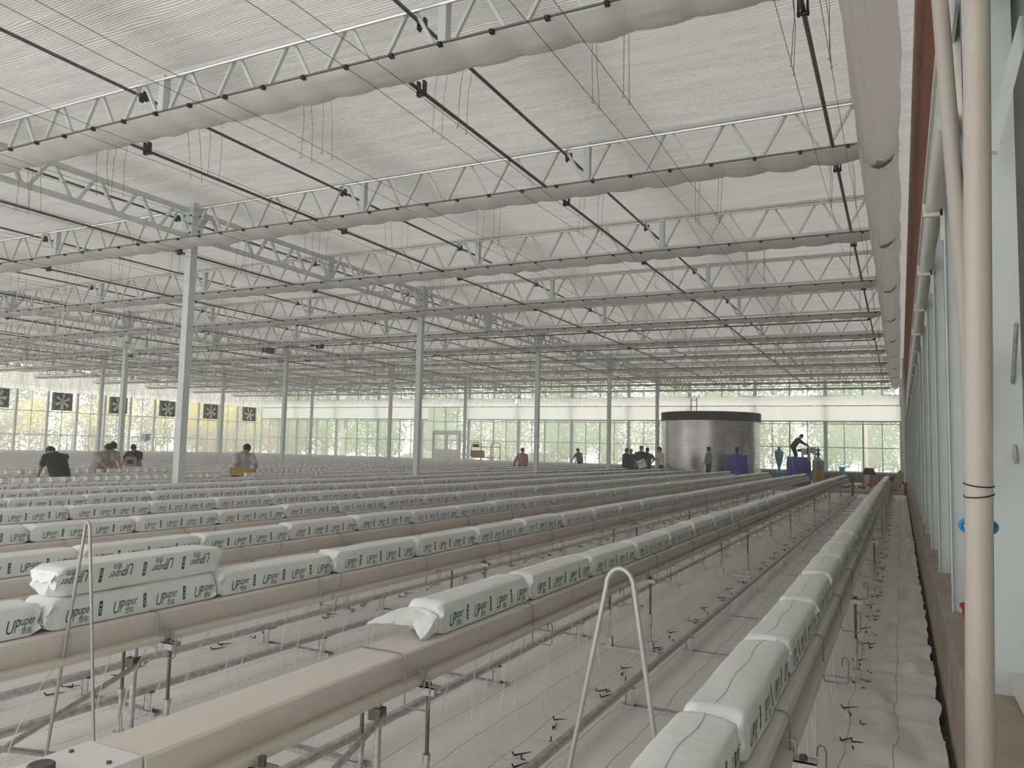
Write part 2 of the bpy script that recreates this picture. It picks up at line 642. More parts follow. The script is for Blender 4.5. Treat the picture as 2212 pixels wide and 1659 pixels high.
def far_wall():
    posts = [0.1 - 4.085 * k for k in range(13)]
    z0, z1 = H - 0.91, ZCEIL + 0.1
    mb = MB()
    for x in posts:
        mb.box((x - 0.11, YF - 0.10, z0), (x + 0.11, YF + 0.06, z1))
    for x in posts:
        for dx in (-0.25, -0.5, -0.75):
            xx = x + 4.085 * dx
            if xx < XL:
                continue
            t = 0.045 if dx == -0.5 else 0.022
            mb.box((xx - t, YF - 0.04, z0), (xx + t, YF + 0.04, z1))
    for z in (z0 + 0.03, H + 0.52, H + 1.92, H + 3.6):
        mb.box((XL, YF - 0.035, z - 0.025), (0.25, YF + 0.035, z + 0.025))
    struct(mb.build('wall_far', 'paint'))
    for i in range(12):
        g = MB().box((posts[i + 1], YF + 0.05, z0), (posts[i], YF + 0.06, z1))
        struct(g.build('window_%d' % (i + 1), 'glass'))
    # glazed double door
    xa, xb, zt = -31.45, -29.2, H + 1.14
    mb = MB()
    mb.box((xa - 0.1, YF - 0.2, 0.0), (xa, YF - 0.08, zt + 0.1))
    mb.box((xb, YF - 0.2, 0.0), (xb + 0.1, YF - 0.08, zt + 0.1))
    mb.box((xa, YF - 0.2, zt), (xb, YF - 0.08, zt + 0.1))
    d = struct(mb.build('door_1', 'paint'))
    xm = (xa + xb) / 2
    for a, b in ((xa + .02, xm - .01), (xm + .01, xb - .02)):
        mb = MB()
        mb.box((a, YF - 0.18, 0.05), (a + 0.13, YF - 0.1, zt - .02))
        mb.box((b - 0.13, YF - 0.18, 0.05), (b, YF - 0.1, zt - .02))
        mb.box((a + 0.13, YF - 0.18, zt - 0.22), (b - 0.13, YF - 0.1, zt - .02))
        mb.box((a + 0.13, YF - 0.17, 0.05), (b - 0.13, YF - 0.11, H - 0.15))
        mb.build('door_leaf', 'whiteboard', d)
    # the two white roller curtains stacked above the panes
    mb = MB()
    segs = [(XL + 0.3, -31.9), (-28.6, 0.05)]
    lab = ['white roller curtain on the far wall left of the door', 'long white roller curtain on the far wall right of the door']
    for (a, b), lb in zip(segs, lab):
        t = thing('roller_curtain', ((a + b) / 2, YF - 0.3, H + 2.0), lb, 'curtain', 'roller curtains on the far wall')
        c = (a + b) / 2
        mb = MB()
        n = int((b - a) * 3)
        rows = [(H + 3.0, 0), (H + 2.5, 0.01), (H + 2.06, 0)]
        for z, q in rows:
            for i in range(n + 1):
                x = a + (b - a) * i / n
                mb.v.append((x - c, q + 0.012 * noise.noise(Vector((x * 1.5, z, 0))), z - H - 2.0))
        for j in range(2):
            for i in range(n):
                k = j * (n + 1) + i
                mb.f.append((k, k + 1, k + n + 2, k + n + 1))
                mb.mi.append(0)
        mb.build('curtain_sheet', 'shadewhite', t, smooth=True)
        MB().tube([(a - c, -0.02, 0.06), (b - c, -0.02, 0.06)], 0.05, 10).build('roller_tube', 'paint', t)
        for q in range(5):
            xx = (a - c) + (b - a) * (q + 0.02) / 4.04
            MB().box((xx - 0.03, 0.0, 0.98), (xx + 0.03, 0.32, 1.02)).build('wall_bracket', 'paint', t)
    for (a, b), lb in (((XL + 0.3, -24.5), 'slack white film strip under the far ceiling, left half'), ((-24.3, 0.0), 'slack white film strip under the far ceiling, right half')):
        mb = MB()
        n = int((b - a) * 5)
        for j in range(5):
            for i in range(n + 1):
                x = a + (b - a) * i / n
                z = H + 3.02 + 0.13 * j + (0.05 * abs(math.sin(x * 0.77)) if j == 4 else 0)
                mb.v.append((x, YF - 0.42 - 0.10 * math.sin(j / 4 * PI) + 0.03 * noise.noise(Vector((x, z * 3, 0))), z))
        for j in range(4):
            for i in range(n):
                k = j * (n + 1) + i
                mb.f.append((k, k + 1, k + n + 2, k + n + 1))
                mb.mi.append(0)
        tag(mb.build('film_strip', 'shadewhite', smooth=True), lb, 'curtain', 'film strips on the far wall')
    MB_ = MB()
    MB_.tube([(XL + .3, YF - 0.5, H + 2.98), (0.1, YF - 0.5, H + 2.98)], 0.02, 6)
    for i in range(60):
        x = XL + 0.8 + i * 0.8
        MB_.box((x - 0.03, YF - 0.54, H + 2.94), (x + 0.03, YF - 0.46, H + 2.98))
        if i % 5 == 0:
            MB_.box((x - 0.01, YF - 0.5, H + 2.97), (x + 0.01, YF - 0.03, H + 2.99))
    tag(MB_.build('curtain_rail', 'darkgalv'), 'thin dark rail along the white curtains of the far wall', 'rail')


mat('shadewhite', (0.93, 0.91, 0.92), 0.6, noise_amt=0.03, scale=1.5, trans=0.78)
far_wall()


def left_wall():
    ys = [5.5 + 2.0 * k for k in range(23)]
    z0, z1 = H - 0.92, ZCEIL + 0.1
    mb = MB()
    for i, y in enumerate(ys):
        if y > 12:
            mb.box((XL - 0.05, y - 0.07, z0), (XL + 0.10, y + 0.07, z1))
            mb.box((XL - 0.03, y + 0.98, z0), (XL + 0.03, y + 1.02, z1))
    for z in (z0 + 0.03, H + 0.21, H + 1.69, H + 3.6):
        mb.box((XL - 0.03, 12, z - 0.025), (XL + 0.03, YF, z + 0.025))
    struct(mb.build('wall_left', 'paint'))
    for k in range(10):
        a = 12 + 3.835 * k
        struct(MB().box((XL - 0.07, a, z0), (XL - 0.06, a + 3.835, z1)).build('window_%d' % (k + 13), 'glass'))
    # white film band above the panes
    mb = MB()
    n = 160
    for j in range(5):
        for i in range(n + 1):
            y = 12 + (YF - 0.6 - 12) * i / n
            z = H + 2.98 + 0.34 * j
            mb.v.append((XL + 0.35 + 0.05 * noise.noise(Vector((y, z * 2, 0))), y, z))
    for j in range(4):
        for i in range(n):
            k = j * (n + 1) + i
            mb.f.append((k, k + 1, k + n + 2, k + n + 1))
            mb.mi.append(0)
    tag(mb.build('film_band', 'shadewhite', smooth=True), 'bright white film band along the left wall above the fans', 'curtain')
    # exhaust fans
    names = ['first', 'second', 'third', 'fourth', 'fifth', 'sixth']
    for k in range(6):
        y = 28.25 + 4.06 * k
        t = thing('exhaust_fan', (XL + 0.25, y, H + 2.36), 'square dark exhaust fan high on the left glass wall, %s from the far corner' % names[5 - k] if k != 5 else 'square dark exhaust fan high on the left wall nearest the far corner', 'fan', 'exhaust fans on the left wall')
        s = 0.62
        mb = MB()
        for a, b in (((-.1, -s, -s + .05), (.12, -s + .05, s - .05)), ((-.1, s - .05, -s + .05), (.12, s, s - .05)), ((-.1, -s, s - .1), (.12, s, s - .05)), ((-.1, -s, -s + .05), (.12, s, -s + .1))):
            mb.box(a, b)
        mb.box((-.12, -s, -s + .05), (-.10, s, s - .05))
        for q in range(9):
            mb.box((-.09, -s + .05 + q * .13, -s + .06), (-.05, -s + .10 + q * .13, s - .06))
        mb.build('fan_housing', 'fanframe', t)
        MB().tube([(-.04, 0, 0), (.10, 0, 0)], 0.09, 12).build('hub', 'galv', t)
        for q in range(6):
            a = q * PI / 3 + k * 0.4
            c, sn = math.cos(a), math.sin(a)
            mb = MB()
            w0, w1 = 0.05, 0.11
            vs = []
            for xx in (0.0, 0.012):
                for rr, ww in ((0.08, w0), (0.5, w1)):
                    for sg in (-1, 1):
                        vs.append((xx + 0.04 + sg * 0.03, c * rr - sn * ww * sg, sn * rr + c * ww * sg))
            mb.add(vs, [(0, 1, 3, 2), (4, 6, 7, 5), (0, 4, 5, 1), (2, 3, 7, 6), (0, 2, 6, 4), (1, 5, 7, 3)])
            mb.build('fan_blade', 'galvlight', t)


mat('zinc', (0.30, 0.31, 0.29), 0.6, noise_amt=0.2, scale=2)
mat('galvlight', (0.62, 0.62, 0.60), 0.5, 0.3)
left_wall()


def right_wall():
    ys = [2.2 + 2.05 * k for k in range(24)]
    z1 = H + 2.28
    for i, y in enumerate(ys):
        if y > YF - 0.3:
            break
        mb = MB().box((XR, y - 0.02, CURB), (XR + 0.205, y + 0.02, ZCEIL - 0.1))
        mb.box((XR, y - 0.05, CURB), (XR + 0.012, y + 0.05, ZCEIL - 0.1))
        tag(mb.build('wall_post', 'paint'), 'grey steel post on the right curb, %s along from the camera' % nth(i + 1), 'post', 'steel posts along the right wall', 'thing')
    struct(MB().box((XR + 0.215, -2, CURB), (XR + 0.225, YF, H + 2.3)).build('window_30', 'glass'))
    mb = MB()
    mb.box((XR + 0.24, -2, H + 1.9), (XR + 1.3, YF, H + 2.2))
    mb.box((XR + 0.24, -2, H + 2.2), (XR + 0.30, YF, ZCEIL))
    struct(mb.build('wall_right', 'zinc'))
    # the lean-to beyond the right glass
    mb = MB().box((XR + 1.3, -4, H + 2.0), (XR + 7.0, YF, H + 2.06))
    struct(mb.build('ceiling_annex', 'zinc'))
    mb = MB().box((XR + 7.0, -4, 0), (XR + 7.1, YF, 1.3)).box((XR + 7.0, -4, 1.7), (XR + 7.1, YF, H + 2.06))
    for q in range(14):
        mb.box((XR + 7.0, -4 + q * 4, 0), (XR + 7.1, -3.8 + q * 4, 3.7))
    mb.box((XR + 0.3, YF, 0), (XR + 7.1, YF + 0.1, 3.7))
    struct(mb.build('wall_annex', 'zinc'))
    # evaporative pad with its rims and gutter
    t = thing('cooling_pad', (0.27, 24, H + 3.0), 'long rust-brown cooling pad high along the right wall', 'cooling pad')
    y0, y1 = -2 - 24, 46 - 24
    MB().prism([(0, -0.22), (0.16, -0.22), (0.12, 1.43), (-0.056, 1.43)], y0, y1).build('pad', 'brownpad', t)
    MB().box((-0.012, y0, -0.30), (0.17, y1, -0.22)).box((-0.075, y0, 1.43), (0.12, y1, 1.46)).build('rim', 'pvcwhite', t)
    MB().box((0.012, y0, -0.74), (0.03, y1, -0.30)).build('gutter_plate', 'paint', t)
    t = thing('water_pipe', (0.205, 20, H + 1.82), 'white pipe with brackets running under the brown cooling pad', 'pipe')
    MB().tube([(0.05, -15.3, 0), (0.05, 26, 0)], 0.052, 16).build('pipe', 'pvcwhite', t, smooth=True)
    for k in range(19):
        y = -18 + 4.28 + 2.05 * k
        mb = MB()
        mb.box((-0.03, y, -0.075), (0.12, y + 0.03, -0.05))
        mb.box((-0.03, y, -0.05), (-0.015, y + 0.03, 0.02))
        mb.box((0.08, y, -0.26), (0.096, y + 0.05, -0.05))
        mb.build('pipe_bracket', 'pvcwhite', t)
    # big down pipe and its branches
    t = thing('down_pipe', (0.193, 2.9, 0.0), 'thick cream vertical pipe nearest the camera with wire ties', 'pipe')
    tilt = 0.018
    MB().tube([(0, 0, 0.6 - 0.6), (tilt * 6.1, 0, 6.0)], 0.0402, 28).build('pipe', 'pvc', t, smooth=True)
    for z, dz in ((H - 0.079, 0.010), (H - 0.112, -0.015)):
        pts = []
        for k in range(25):
            a = 2 * PI * k / 24
            x0 = tilt * z
            pts.append((x0 + 0.0418 * math.cos(a), 0.0418 * math.sin(a), z + dz * (-math.cos(a)) * 0.35 + 0.006 * math.sin(a)))
        MB().tube(pts, 0.0022, 6).build('wire_tie', 'black', t)
    a, b, c = px(2027, -40, Y=4.3), px(2055, 309, Y=4.3), px(2091, 720, Y=4.2)
    d = Vector((0.285, 3.9, b.z - 1.7))
    tag(MB().tube([a, b, c, d], 0.038, 20).build('branch_pipe', 'pvc', smooth=True), 'slanting cream pipe leaning against the thick vertical pipe', 'pipe')
    a, b, c = px(2066, -60, Y=4.75), px(2066, 60, Y=4.75), px(2086, 240, Y=4.8)
    tag(MB().tube([a, b, c, c + Vector((0.12, 0, -0.3))], 0.058, 20).build('elbow_pipe', 'pvcwhite', smooth=True), 'short cream pipe stub between the slanting and the thick pipe', 'pipe')
    # bracing rods and wall rail
    for p, q, lb in (((2155, 1358), (2196, 700), 'thin grey brace rod rising right of the thick pipe'), ((2149, 560), (2196, 1000), 'thin grey brace rod crossing high right of the thick pipe')):
        P, Q = px(*p, X=0.47), px(*q, X=0.47)
        tag(MB().tube([P, Q], 0.010, 8).build('brace_rod', 'galv'), lb, 'rod')
    A, B = px(2140, 330, Y=4.05), px(2214, 40, Y=4.05)
    tag(MB().bar(A, B, 0.05, 0.05).build('diagonal_brace', 'paint'), 'grey diagonal brace bar high right of the thick pipe', 'brace')
    t = thing('wall_rail', (0.42, 4.5, H - 1.0), 'white square rail on the curb behind the thick pipe', 'rail')
    MB().box((0, -4, 0.0), (0.06, 0.9, 0.055)).build('rail', 'whiteboard', t)
    MB().box((-0.04, 0.9, -0.05), (0.10, 0.93, 0.14)).build('end_plate', 'whiteboard', t)
    MB().tube([(0.03, 0.85, 0.07), (0.03, 0.95, 0.07)], 0.016, 8).build('bolt', 'darkgalv', t)
    t = thing('red_basin', (0.43, 5.45, CURB), 'red plastic basin on the curb behind the thick pipe', 'basin')
    MB().lathe([(0.085, 0), (0.10, 0.02), (0.118, 0.17), (0.13, 0.175), (0.13, 0.19), (0.11, 0.18), (0.085, 0.03)], n=28).build('bowl', 'red', t, smooth=True)
    tt = thing('blue_coil', (0.222, 2.95, H - 0.215), 'small blue hose coil behind the thick pipe', 'hose')
    for q in range(3):
        pts = [(0.050 * math.cos(k * PI / 12), 0.0 + 0.012 * q, 0.025 * math.sin(k * PI / 12)) for k in range(25)]
        MB().tube(pts, 0.007, 8).build('coil_loop', 'cyanblue', tt, smooth=True)


mat('cyanblue', (0.02, 0.22, 0.55), 0.4)
right_wall()


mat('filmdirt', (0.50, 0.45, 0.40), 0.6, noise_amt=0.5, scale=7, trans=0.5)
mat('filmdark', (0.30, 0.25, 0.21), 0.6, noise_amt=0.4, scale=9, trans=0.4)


def fabric_duct():
    """gathered white film bag hanging the whole length under the right eave"""
    mb = MB()
    n = 56
    ys = []
    y = -1
    while y < 45:
        ys.append(y)
        q_ = ((y - 6.35) % 4.0) / 4.0
        y += 0.022 if q_ > 0.84 or q_ < 0.03 else 0.12
    for y in ys:
        ph = ((y - 6.35) % 4.0) / 4.0            # 0 at a gather
        d = min(ph, 1 - ph) * 2
        tight = math.exp(-(d / 0.07) ** 2)
        after = math.exp(-(((ph + 0.0) % 1) / 0.18) ** 2)
        for k in range(n):
            a = -PI + PI * k / (n - 1)
            wx = 0.235 * (1 - 0.05 * tight)
            dep = 0.38 + 0.20 * ph ** 0.8 if ph < 0.955 else 0.58 - 0.20 * (ph - 0.955) / 0.045
            x = -0.18 + wx * math.cos(a) + 0.02 * noise.noise(Vector((k * 0.23, y * 0.8, 1)))
            s = math.sin(a)
            z = 0.05 * s if s > 0 else dep * (-(abs(s) ** 0.8))
            fold = 0.030 * noise.noise(Vector((math.cos(a) * 3, y * 0.9, s * 3))) + 0.02 * after * math.sin(k * 0.9)
            mb.v.append((x + fold, y, H + 4.05 + z + fold * 0.6))
    for j in range(len(ys) - 1):
        for k in range(n - 1):
            k2 = k + 1
            mb.f.append((j * n + k, j * n + k2, (j + 1) * n + k2, (j + 1) * n + k))
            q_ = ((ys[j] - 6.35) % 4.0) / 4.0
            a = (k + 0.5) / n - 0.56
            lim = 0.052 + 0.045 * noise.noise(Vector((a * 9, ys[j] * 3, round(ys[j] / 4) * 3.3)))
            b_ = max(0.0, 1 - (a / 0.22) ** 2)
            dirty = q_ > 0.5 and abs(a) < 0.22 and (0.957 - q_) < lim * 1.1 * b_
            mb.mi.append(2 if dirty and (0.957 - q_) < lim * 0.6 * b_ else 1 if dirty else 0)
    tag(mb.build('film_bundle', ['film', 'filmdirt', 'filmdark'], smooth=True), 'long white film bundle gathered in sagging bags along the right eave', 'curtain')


fabric_duct()

# ---- roof steel


def trusses():
    zt, zb = H + 4.49, H + 3.86
    bays = [(0.0, -12.05), (-12.05, -24.3), (-24.3, -36.55), (-36.55, XL)]
    bn = ['nearest the right wall', 'second from the right wall', 'third from the right wall', 'along the left wall']
    protos = {}
    for ti, Y in enumerate(TRY):
        for bi, (xa, xb) in enumerate(bays):
            vis = any(inview((xa + (xb - xa) * u, Y, z), 30) for u in [q / 24 for q in range(25)] for z in (zt, zb))
            if not vis:
                continue
            L = xa - xb
            lb = 'white lattice roof truss, %s line from the camera, bay %s' % (nth(ti + 1), bn[bi])
            t = thing('roof_truss', (xb, Y, zb), lb, 'roof truss', 'lattice trusses under the shade cloth')
            hh = zt - zb
            fine = ti < 3 and bi < 2
            MB().box((0, -0.025, hh - 0.045), (L, 0.025, hh)).build('top_chord', 'paint', t)
            MB().box((0, -0.025, 0), (L, 0.025, 0.045)).build('bottom_chord', 'paint', t)
            MB().tube([(0, -0.05, hh - 0.085), (L, -0.05, hh - 0.085)], 0.020, 8).build('screen_tube', 'alu', t)
            n = 15
            step = L / n
            web = MB()
            vert = MB()
            for k in range(n):
                xc = (k + 0.5) * step
                if k % 5 == 4 and k < n - 1:
                    v = MB().box(((k + 1) * step - 0.045, -0.05, 0.02), ((k + 1) * step + 0.045, 0.05, hh - 0.02))
                    if fine:
                        v.build('vertical', 'paint', t)
                    else:
                        vert.add(v.v, v.f)
                for sg in (-1, 1):
                    p, q = (xc + sg * 0.035, 0, hh - 0.03), (xc + sg * (step / 2 - 0.04), 0, 0.03)
                    if fine:
                        MB().bar(p, q, 0.040, 0.034).build('diagonal', 'paint', t)
                    else:
                        web.bar(p, q, 0.040, 0.034)
            if not fine:
                web.add(vert.v, vert.f)
                web.build('lattice_web', 'paint', t)
    # girders along Y over the columns
    for ci, X in enumerate(COLX):
        for k in range(6):
            ya = 2.37 + 8 * k
            if not any(inview((X, ya + 8 * u / 8, z), 20) for u in range(9) for z in (zt, zb)):
                continue
            L = min(8, YF - ya)
            t = thing('lattice_girder', (X, ya, zb - 0.02), 'white lattice girder, %s column row from the right, %s span from the camera' % (nth(ci + 1), nth(k + 1)), 'girder', 'girders over the columns')
            hh = zt - zb + 0.02 - 0.08
            MB().box((-0.04, 0, hh - 0.08), (0.04, L, hh)).build('top_chord', 'paint', t)
            MB().box((-0.04, 0, 0), (0.04, L, 0.08)).build('bottom_chord', 'paint', t)
            n = 10
            step = 8 / n
            MB().box((-0.06, 3.9, -0.03), (0.06, 4.1, hh)).build('middle_plate', 'paint', t)
            web = MB()
            for j in range(n):
                yc = (j + 0.5) * step
                if yc > L:
                    break
                for sg in (-1, 1):
                    p, q = (0, yc + sg * 0.05, hh - 0.05), (0, yc + sg * (step / 2 - 0.05), 0.05)
                    if ci == 0 and k < 3:
                        MB().bar(p, q, 0.05, 0.05).build('diagonal', 'paint', t)
                    else:
                        web.bar(p, q, 0.05, 0.05)
            if web.v:
                web.build('lattice_web', 'paint', t)
    # columns
    for ci, X in enumerate(COLX):
        for k in range(5):
            Y = 10.37 + 8 * k
            if not inview((X, Y, H), 20):
                continue
            t = thing('steel_column', (X, Y, 0), 'grey square steel column, %s from the camera in the %s column row from the right' % (nth(k + 1), nth(ci + 1)), 'column', 'steel columns between the gutters')
            t['kind'] = 'thing'
            MB().box((-0.075, -0.075, 0.012), (0.075, 0.075, zb)).build('shaft', 'paint', t)
            MB().box((-0.15, -0.15, 0.0), (0.15, 0.15, 0.012)).build('foot_plate', 'galv', t)
            mb = MB()
            mb.box((-0.13, -0.13, zb - 0.05), (0.13, 0.13, zt + 0.03))
            mb.build('head_box', 'paint', t)
            for z in (0.1, 0.27, 0.44):
                for x in (-0.08, 0.08):
                    mb = MB().tube([(x, -0.13, zb + z - 0.03), (x, -0.145, zb + z - 0.03)], 0.02, 8)
                    mb.build('bolt', 'black', t)
            for z in (0.12, 0.3, 0.42):
                MB().tube([(0.13, 0.03, zb + z), (0.145, 0.03, zb + z)], 0.02, 8).build('bolt', 'black', t)


mat('alu', (0.75, 0.73, 0.70), 0.25, 0.8)
trusses()


def folded_screens():
    for ti, Y in enumerate(TRY):
        xa, xb = -0.40, XL + 1
        t = thing('folded_shade_screen', (0, Y, H + 3.72), 'grey-white shade cloth folded up along the %s truss line from the camera' % nth(ti + 1), 'shade screen', 'folded shade screens under the trusses')
        fine = ti < 4
        n = 9
        step = 0.54
        mb = MB()
        x = xa
        sub = 8 if fine else 3
        prof = [(-0.49, 0.0), (-0.485, -0.03), (-0.45, -0.05), (-0.41, -0.065), (-0.37, -0.075), (-0.33, -0.085), (-0.29, -0.092), (-0.25, -0.098), (-0.21, -0.10), (-0.17, -0.10), (-0.13, -0.095), (-0.09, -0.085), (-0.05, -0.07), (-0.01, -0.04), (0.02, 0.02), (-0.2, 0.05), (-0.44, 0.045)]
        if not fine:
            prof = prof[0:1] + prof[1:14:3] + prof[14:]
        cnt = 0
        cols = 0
        limit = XL + 1 if not fine else (-24 if ti > 0 else -16)
        limit = XL + 1
        dx = step / sub
        while x > limit:
            u = (cnt % sub) / sub
            sag = math.sin(PI * u) ** 0.7 if u else 0
            seed = cnt // sub
            rr = 0.75 + 0.5 * noise.noise(Vector((seed * 7.1, ti * 3.3, 0)))
            for (py, pz) in prof:
                zz = pz * (0.62 + (0.55 * sag * rr if pz < 0 else 0))
                zz += 0.010 * noise.noise(Vector((py * 22 + math.sin(PI * u) * 1.6 + seed * 5, u * 1.2, ti * 9))) * (1 if -0.46 < py < -0.02 and pz < 0 else 0) * (0.8 + sag)
                mb.v.append((x, py + 0.01 * noise.noise(Vector((x * 4, py * 9, ti))), zz))
            cols += 1
            cnt += 1
            x -= dx
            if ti > 0 and x < -40:
                pass
        m = len(prof)
        for j in range(cols - 1):
            for k in range(m):
                k2 = (k + 1) % m
                mb.f.append((j * m + k, j * m + k2, (j + 1) * m + k2, (j + 1) * m + k))
                mb.mi.append(0)
        mb.build('cloth', 'shade', t, smooth=True)
        MB().tube([(xa, -0.50, -0.005), (xb, -0.50, -0.005)], 0.012, 6).build('edge_bar', 'darkgalv', t)
        if ti < 7:
            cl = MB()
            x = xa - 0.1
            while x > -36:
                cl.box((x - 0.02, -0.53, -0.04), (x + 0.02, -0.48, -0.005))
                x -= step
            o = cl.build('clip', 'black', t)
            o['kind'] = 'stuff'


folded_screens()


def drive_pipes():
    xs = [-0.67, -4.45, -8.64, -12.7, -16.8, -20.9, -25.0, -29.1, -33.2, -37.3, -41.4]
    for i, x in enumerate(xs):
        t = thing('drive_pipe', (x, 0, H + 3.72), 'dark push pipe under the folded screens, %s from the right wall' % nth(i + 1), 'pipe', 'dark push pipes below the trusses')
        y0 = 5.88 if i else 5.4
        MB().tube([(0, y0, 0), (0, 46, 0)], 0.021, 8).build('pipe', 'darkgalv', t, smooth=True)
        for Y in TRY:
            mb = MB()
            y = Y + 0.28
            mb.box((-0.045, y - 0.03, -0.05), (-0.028, y + 0.03, 0.11))
            mb.box((0.028, y - 0.03, -0.05), (0.045, y + 0.03, 0.11))
            mb.tube([(-0.05, y, -0.035), (0.05, y, -0.035)], 0.02, 8)
            mb.build('roller_bracket', 'black', t)
    for i, x in enumerate(xs[1:]):
        t = thing('upper_drive_pipe', (x + 0.1, 0, H + 4.34), 'dark push pipe close under the ceiling cloth, %s from the right wall' % nth(i + 1), 'pipe', 'dark push pipes under the ceiling')
        MB().tube([(0, 2, 0), (0, 46, 0)], 0.021, 8).build('pipe', 'darkgalv', t, smooth=True)
        for Y in TRY:
            y = Y + 0.1
            mb = MB().box((-0.045, y - 0.03, -0.06), (-0.028, y + 0.03, 0.06)).box((0.028, y - 0.03, -0.06), (0.045, y + 0.03, 0.06)).tube([(-0.05, y, -0.03), (0.05, y, -0.03)], 0.02, 8)
            mb.build('roller_bracket', 'black', t)
    for Y, lb in ((22.65, 'nearer'), (26.65, 'farther')):
        tag(MB().tube([(-0.67, Y + .1, H + 3.66), (-44, Y + .1, H + 3.66)], 0.02, 8).build('drive_shaft', 'darkgalv'), 'dark cross shaft under the trusses, the %s of the two' % lb, 'shaft', 'cross shafts')
    for (x, y, Y, lb) in ((660, 775, 26.75, 'lower black gear motor hanging on the cross shaft behind the second column row'),
                          (685, 745, 22.75, 'upper black gear motor hanging on the nearer cross shaft'),
                          (580, 757, 22.75, 'small black motor left of the upper gear motor')):
        p = px(x, y, Y=Y)
        t = thing('gear_motor', p, lb, 'motor', 'screen motors')
        MB().tube([(-0.32, 0, 0.03), (-0.28, 0, 0.03), (0.0, 0, 0.03), (0.12, 0, 0.02)], [0.07, 0.1, 0.1, 0.08], 12).build('motor_body', 'black', t, smooth=True)
        MB().cbox((0.14, 0, -0.03), (0.22, 0.2, 0.22)).build('gearbox', 'black', t)
        MB().tube([(0, 0, 0.03), (0.1, -0.1, 0.14)], 0.012, 6).build('cable', 'galvlight', t)
    # boxes on the second-row column
    X = COLX[1]
    t = thing('dome_camera', (X + 0.35, 18.3, H + 3.05), 'white dome camera on an arm of the column behind the left group', 'camera')
    MB().tube([(-0.30, 0, 0.25), (0, 0, 0.25), (0, 0, 0.12)], 0.03, 8).build('arm', 'paint', t)
    MB().lathe([(0.03, 0.14), (0.10, 0.10), (0.13, 0.0), (0.12, -0.06)], n=20).build('housing', 'whiteboard', t, smooth=True)
    MB().lathe([(0.01, -0.2), (0.07, -0.17), (0.105, -0.10), (0.11, -0.06)], n=20).build('dome', 'darkgalv', t, smooth=True)
    t = thing('junction_box', (X + 0.2, 18.25, H + 3.55), 'small grey junction box on the column above the dome camera', 'box')
    MB().cbox((0, 0, 0), (0.2, 0.14, 0.26)).build('case', 'paint', t)
    MB().tube([(-0.08, 0, -0.13), (-0.13, 0, -0.2), (-0.13, 0, -0.4)], 0.012, 6).build('cable', 'black', t)
    p = px(314, 945, Y=19.5)
    t = thing('hanging_box', p, 'pale grey funnel-shaped box hanging before the left windows', 'sensor box')
    MB().prism([(-0.10, -0.12), (0.10, -0.12), (0.13, 0.10), (-0.13, 0.10)], -0.1, 0.1).build('case', 'paint', t)
    MB().box((-0.17, -0.13, 0.10), (0.17, 0.13, 0.13)).build('lid', 'paint', t)
    MB().tube([(0, 0, -0.12), (0, 0, -0.17)], 0.015, 6).build('nozzle', 'darkgalv', t)
    MB().box((-0.025, -0.105, -0.03), (0.025, -0.1, 0.03)).build('badge', 'darkgalv', t)
    MB().tube([(0, 0, 0.13), (0, 0, ZCEIL - p.z)], 0.002, 4).build('hanger_cord', 'wire', t)


drive_pipes()


def trellis():
    zw = H + 3.18
    WX = [-0.60 - 1.71 * k for k in range(28)]
    hang = []
    for k, X in enumerate(WX):
        for s, sd in ((-0.145, 'left'), (0.145, 'right')):
            y0 = max(0.8, -X / 2.4)
            sag = [(X + s, y0 + (46 - y0) * u / 24, zw - 0.02 * math.sin(u * 2.1)) for u in range(25)]
            tag(MB().tube(sag, 0.0028 if k < 8 else 0.004, 4).build('crop_wire', 'darkwire'),
                'thin crop wire, %s of the %s pair from the right wall' % (sd, nth(k + 1)), 'wire', 'crop wires above the gutters')
            for Y in TRY:
                for dy in (0.08, 0.25):
                    if inview((X + s, Y + dy, zw), 10):
                        d = view((X + s, Y + dy, zw))[2]
                        hang.append((d, X + s, Y + dy, k, sd, TRY.index(Y), dy))
    hang.sort()
    pm = None
    for d, x, y, k, sd, ti, dy in hang[:200]:
        if pm is None:
            mb = MB().tube([(0, 0, 0), (0.008, 0.0, 0.4), (-0.01, -0.03, 0.70)], 0.0026, 4)
            mb.tube([(0, 0, 0), (0.012, 0, -0.02), (0, 0, -0.035), (-0.012, 0, -0.02)], 0.003, 4)
            pm = mb.mesh('wire_hanger', 'darkwire')
        o = bpy.data.objects.new('wire_hanger', pm)
        C.objects.link(o)
        o.location = (x, y, zw)
        o.rotation_euler = (0.10 * math.sin(x * 9), 0.05 * math.cos(y * 7 + x), x)
        tag(o, '%s thin hanger, %s wire of the %s pair, %s truss' % ('front' if dy < 0.1 else 'rear', sd, nth(k + 1), nth(ti + 1)), 'hanger', 'thin wire hangers under the trusses')
    mb = MB()
    for d, x, y, k, sd, ti, dy in hang[200:]:
        mb.tube([(x, y, zw), (x + 0.02, y, zw + 0.70)], 0.004, 3, False)
    tag(mb.build('wire_hangers', 'wire'), 'many thin wire hangers below the distant trusses', 'hangers', 'thin wire hangers under the trusses', 'stuff')
    # crop hooks hanging bunched from the wires in the far left
    mb = MB()
    rnd = random.Random(3)
    for k in range(9, 28):
        for s in (-0.145, 0.145):
            y = max(9, -WX[k] / 2.1)
            while y < 45.5:
                x = WX[k] + s
                mb.tube([(x, y, zw), (x + rnd.uniform(-.02, .02), y, zw - 0.35 - 0.1 * rnd.random())], 0.0065, 3, False)
                y += rnd.uniform(0.5, 0.8)
    tag(mb.build('crop_hooks', 'galvlight'), 'countless white crop hooks hanging from the wires in the far left', 'hooks', None, 'stuff')


trellis()


